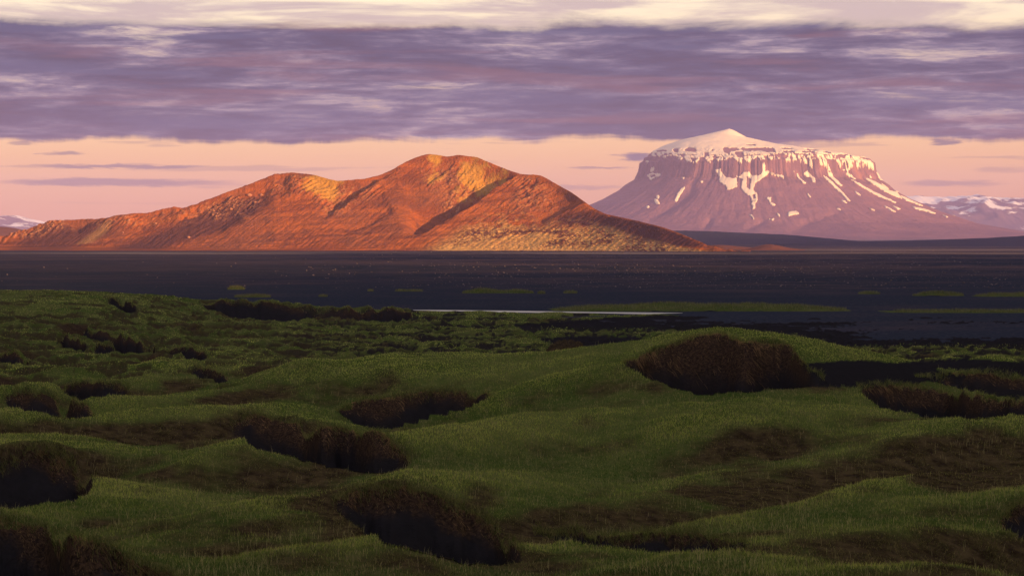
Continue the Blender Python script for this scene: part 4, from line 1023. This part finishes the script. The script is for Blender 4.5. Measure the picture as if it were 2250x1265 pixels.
# ------------------------------------------------------------------ grassy islands and banks on the plain
def mound(name, u0, u1, vtop, vbase, label, cat, seed, peaks=None, group='grassy mounds on the black plain', tone=(0.080, 0.092, 0.032), vdark=None):
    y0 = F * HC / (vbase - V0)
    mpp = y0 / F
    wdt = (u1 - u0) * mpp; hgt = (vbase - vtop) * mpp; dep = min(max(0.35 * wdt, 5), 26)
    n1, n2 = int(np.clip((u1 - u0) / 2.2, 24, 260)), 22
    a = np.linspace(-1, 1, n1); b_ = np.linspace(-1, 1, n2)
    A, B = np.meshgrid(a, b_)
    cx = (0.5 * (u0 + u1) - U0) * mpp
    xx_ = A * wdt / 2; yy_ = (B + 1) * dep / 2
    env = np.clip(1 - np.abs(A) ** 2.6, 0, 1) ** 0.8
    pr = np.interp(A, np.linspace(-1, 1, len(peaks)), peaks) if peaks else 1.0
    lump = 0.75 + 0.55 * fbm(xx_ / 9 + seed, yy_ / 7, seed, 4)
    zz_ = hgt * env * pr * lump * np.clip(1 - np.abs(B + 0.15 * fbm(xx_ / 6, yy_ / 6, seed + 2, 3)) ** 2.2, 0, 1) ** 0.6 - 0.15
    m_ = mesh_np(name, np.stack([xx_, yy_, zz_], -1).reshape(-1, 3), grid_faces(n2, n1), {'heath': (0.5 + 0.6 * fbm(xx_ / 5, yy_ / 5, seed + 7, 3)).clip(0, 1).ravel() * 0.3, 'soil': np.zeros(n1 * n2), 'sand': np.zeros(n1 * n2)})
    o = link(name, m_, M_DUNE, label=label, cat=cat, group=group)
    o.location = (cx, y0, 0)
    n = int(np.clip((u1 - u0) * 9, 300, 7000))
    aa, bb = rng.uniform(-0.97, 0.97, n), rng.uniform(-0.9, 0.5, n)
    ia = np.clip(((aa + 1) / 2 * (n1 - 1)).round().astype(int), 0, n1 - 1); ib = np.clip(((bb + 1) / 2 * (n2 - 1)).round().astype(int), 0, n2 - 1)
    bz = zz_[ib, ia]; ok = bz > 0.05
    bx, by, bz = aa[ok] * wdt / 2, (bb[ok] + 1) * dep / 2, bz[ok]; n = len(bx)
    tnt = mixc(np.array(tone) * 0.7, np.array((0.17, 0.17, 0.07)), rng.random(n))
    V, Fc, tn = blades(bx, by, bz, 0.35 + 0.4 * rng.random(n), np.full(n, 0.09), 0.2 + 0.6 * rng.random(n), rng.random(n) * 6.283, tnt, 1)
    gm = mesh_np('grass', V, Fc, {'tint': tn}, smooth=False)
    link('grass', gm, M_GRASS, parent=o, kind='stuff')
    return o
mound('grassy_bank', 1165, 1900, 665, 684, 'longest grassy bank along the far side of the river', 'grassy bank', 701, [0.15, 0.45, 0.8, 0.8, 0.95, 0.9, 0.9, 1.0, 0.95, 0.85, 0.5])
mound('grassy_bank', 1860, 2500, 681, 688, 'thin flat grassy bank running to the right edge, nearer than the longest bank', 'grassy bank', 705, [0.4, 0.6, 0.6, 0.7, 0.7])
ISL = [(1012, 1178, 631, 644, 'broad grassy mound in the middle of the plain beyond the river', [0.9, 1, .8, .5, .9, .8]),
       (1180, 1200, 640, 645, 'tiny mound just right of the broad middle mound', None),
       (1236, 1270, 638, 644, 'small lone mound right of the tiny one', None),
       (497, 537, 627, 636, 'small domed mound alone on the plain, far left', None),
       (508, 596, 646, 653, 'low flat mound nearer than the small domed one', None),
       (696, 720, 648, 652, 'tiny flat mound between the left and middle mounds', None),
       (860, 932, 634, 640, 'low strip of grass left of the broad middle mound', [.6, .9, .6, .7, .9]),
       (805, 822, 636, 640, 'tiny grass speck left of the low strip', None),
       (2002, 2124, 636, 650, 'bright rounded grassy mound at the right', [.3, .9, 1, 1, .8]),
       (2140, 2420, 638, 652, 'long grassy mound cut off by the right edge', [.5, .8, .7, 1, 1, 1, .8]),
       (1886, 1938, 639, 646, 'small brownish mound left of the bright rounded one', None),
       (290, 432, 652, 666, 'grassy mound just beyond the left green hill', [.5, .8, 1, .9, .7]),
       (225, 292, 650, 660, 'low grassy mound touching the left green hill', None)]
for k, (a, b_, vt_, vb_, lab, pk) in enumerate(ISL):
    mound('grassy_mound', a, b_, vt_, vb_, lab, 'grassy mound', 720 + 3 * k, pk)
# brown hummock behind the main ridge
yk_ = 232.0
o = None
a = np.linspace(-1, 1, 40); A, B = np.meshgrid(a, np.linspace(-1, 1, 24))
wx_ = 52 / F * yk_; zz_ = 2.3 * np.clip(1 - np.hypot(A, B) ** 2, 0, 1) ** 0.5 * (0.85 + 0.3 * fbm(A * 3, B * 3, 801, 4)) - 0.1
m_ = mesh_np('turf_hummock', np.stack([A * wx_, B * 3, zz_], -1).reshape(-1, 3), grid_faces(24, 40), {'heath': np.full(A.size, .3), 'soil': np.full(A.size, .9), 'sand': np.zeros(A.size)})
o = link('turf_hummock', m_, M_DUNE, label='low brown turf hummock showing just over the main ridge', cat='turf hummock')
o.location = ((1246 - U0) / F * yk_, yk_, HC - (790 - V0) / F * yk_)

# ------------------------------------------------------------------ stones strewn over the plain
NS = 7500
vst = V0 + 14 + 90 * rng.random(NS) ** 1.25
yst = F * HC / (vst - V0); ust = rng.uniform(-150, 2400, NS)
kp = rng.random(NS) < 0.03 + 0.14 * sstep(ust, 500, 1400) + 0.75 * sstep(ust, 250, 900) * sstep(fbm(ust / 130, vst / 9, 811, 3) + 0.4 * sstep(ust, 600, 1500), -0.1, 0.4)
yst, ust = yst[kp], ust[kp]; NS = len(yst); xst = (ust - U0) / F * yst
zst = np.array(ground_z(xst, yst))
# sit on the undulating sheet
ixs = np.clip(np.searchsorted(xs, xst) - 1, 0, len(xs) - 2); iys = np.clip(np.searchsorted(ys, yst) - 1, 0, len(ys) - 2)
zst = gz[iys, ixs]
size = (0.10 + 0.24 * rng.random(NS) ** 4) * np.interp(yst, [700, 1500, 4000], [1, 1.7, 2.6])
oc = np.array([(1, 0, 0), (-1, 0, 0), (0, 1, 0), (0, -1, 0), (0, 0, 1), (0, 0, -.6)], float)
of = np.array([(0, 2, 4), (2, 1, 4), (1, 3, 4), (3, 0, 4), (2, 0, 5), (1, 2, 5), (3, 1, 5), (0, 3, 5)])
V = oc[None] * size[:, None, None] * (0.6 + 0.8 * rng.random((NS, 6, 1))) * np.array([1.2, 1, .75]) + np.stack([xst, yst, zst + size * .25], -1)[:, None, :]
m_ = mesh_np('stones', V.reshape(-1, 3), (np.arange(NS)[:, None, None] * 6 + of[None]).reshape(-1, 3), smooth=False)
link('stones', m_, M_STONE, kind='stuff', label='pale stones strewn over the black plain', cat='stones')

# ------------------------------------------------------------------ evening haze
bm_ = [(-15000, -7500, -14), (15000, -7500, -14), (15000, 32200, -14), (-15000, 32200, -14), (-15000, -7500, 872), (15000, -7500, 872), (15000, 32200, 872), (-15000, 32200, 872)]
m_ = mesh_np('haze', bm_, [(3, 2, 1, 0), (4, 5, 6, 7), (0, 1, 5, 4), (1, 2, 6, 5), (2, 3, 7, 6), (3, 0, 4, 7)], smooth=False)
M_HAZE = bpy.data.materials.new('haze'); M_HAZE.use_nodes = True
t = NT(M_HAZE.node_tree)
pv_ = t.n('ShaderNodeVolumePrincipled')
pv_.inputs['Color'].default_value = (0.57, 0.50, 0.95, 1)
pv_.inputs['Density'].default_value = 2.5e-5
pv_.inputs['Anisotropy'].default_value = 0.0
o_ = t.n('ShaderNodeOutputMaterial'); t.l(pv_.outputs[0], o_.inputs['Volume'])
hz_o = link('haze', m_, M_HAZE, kind='stuff')
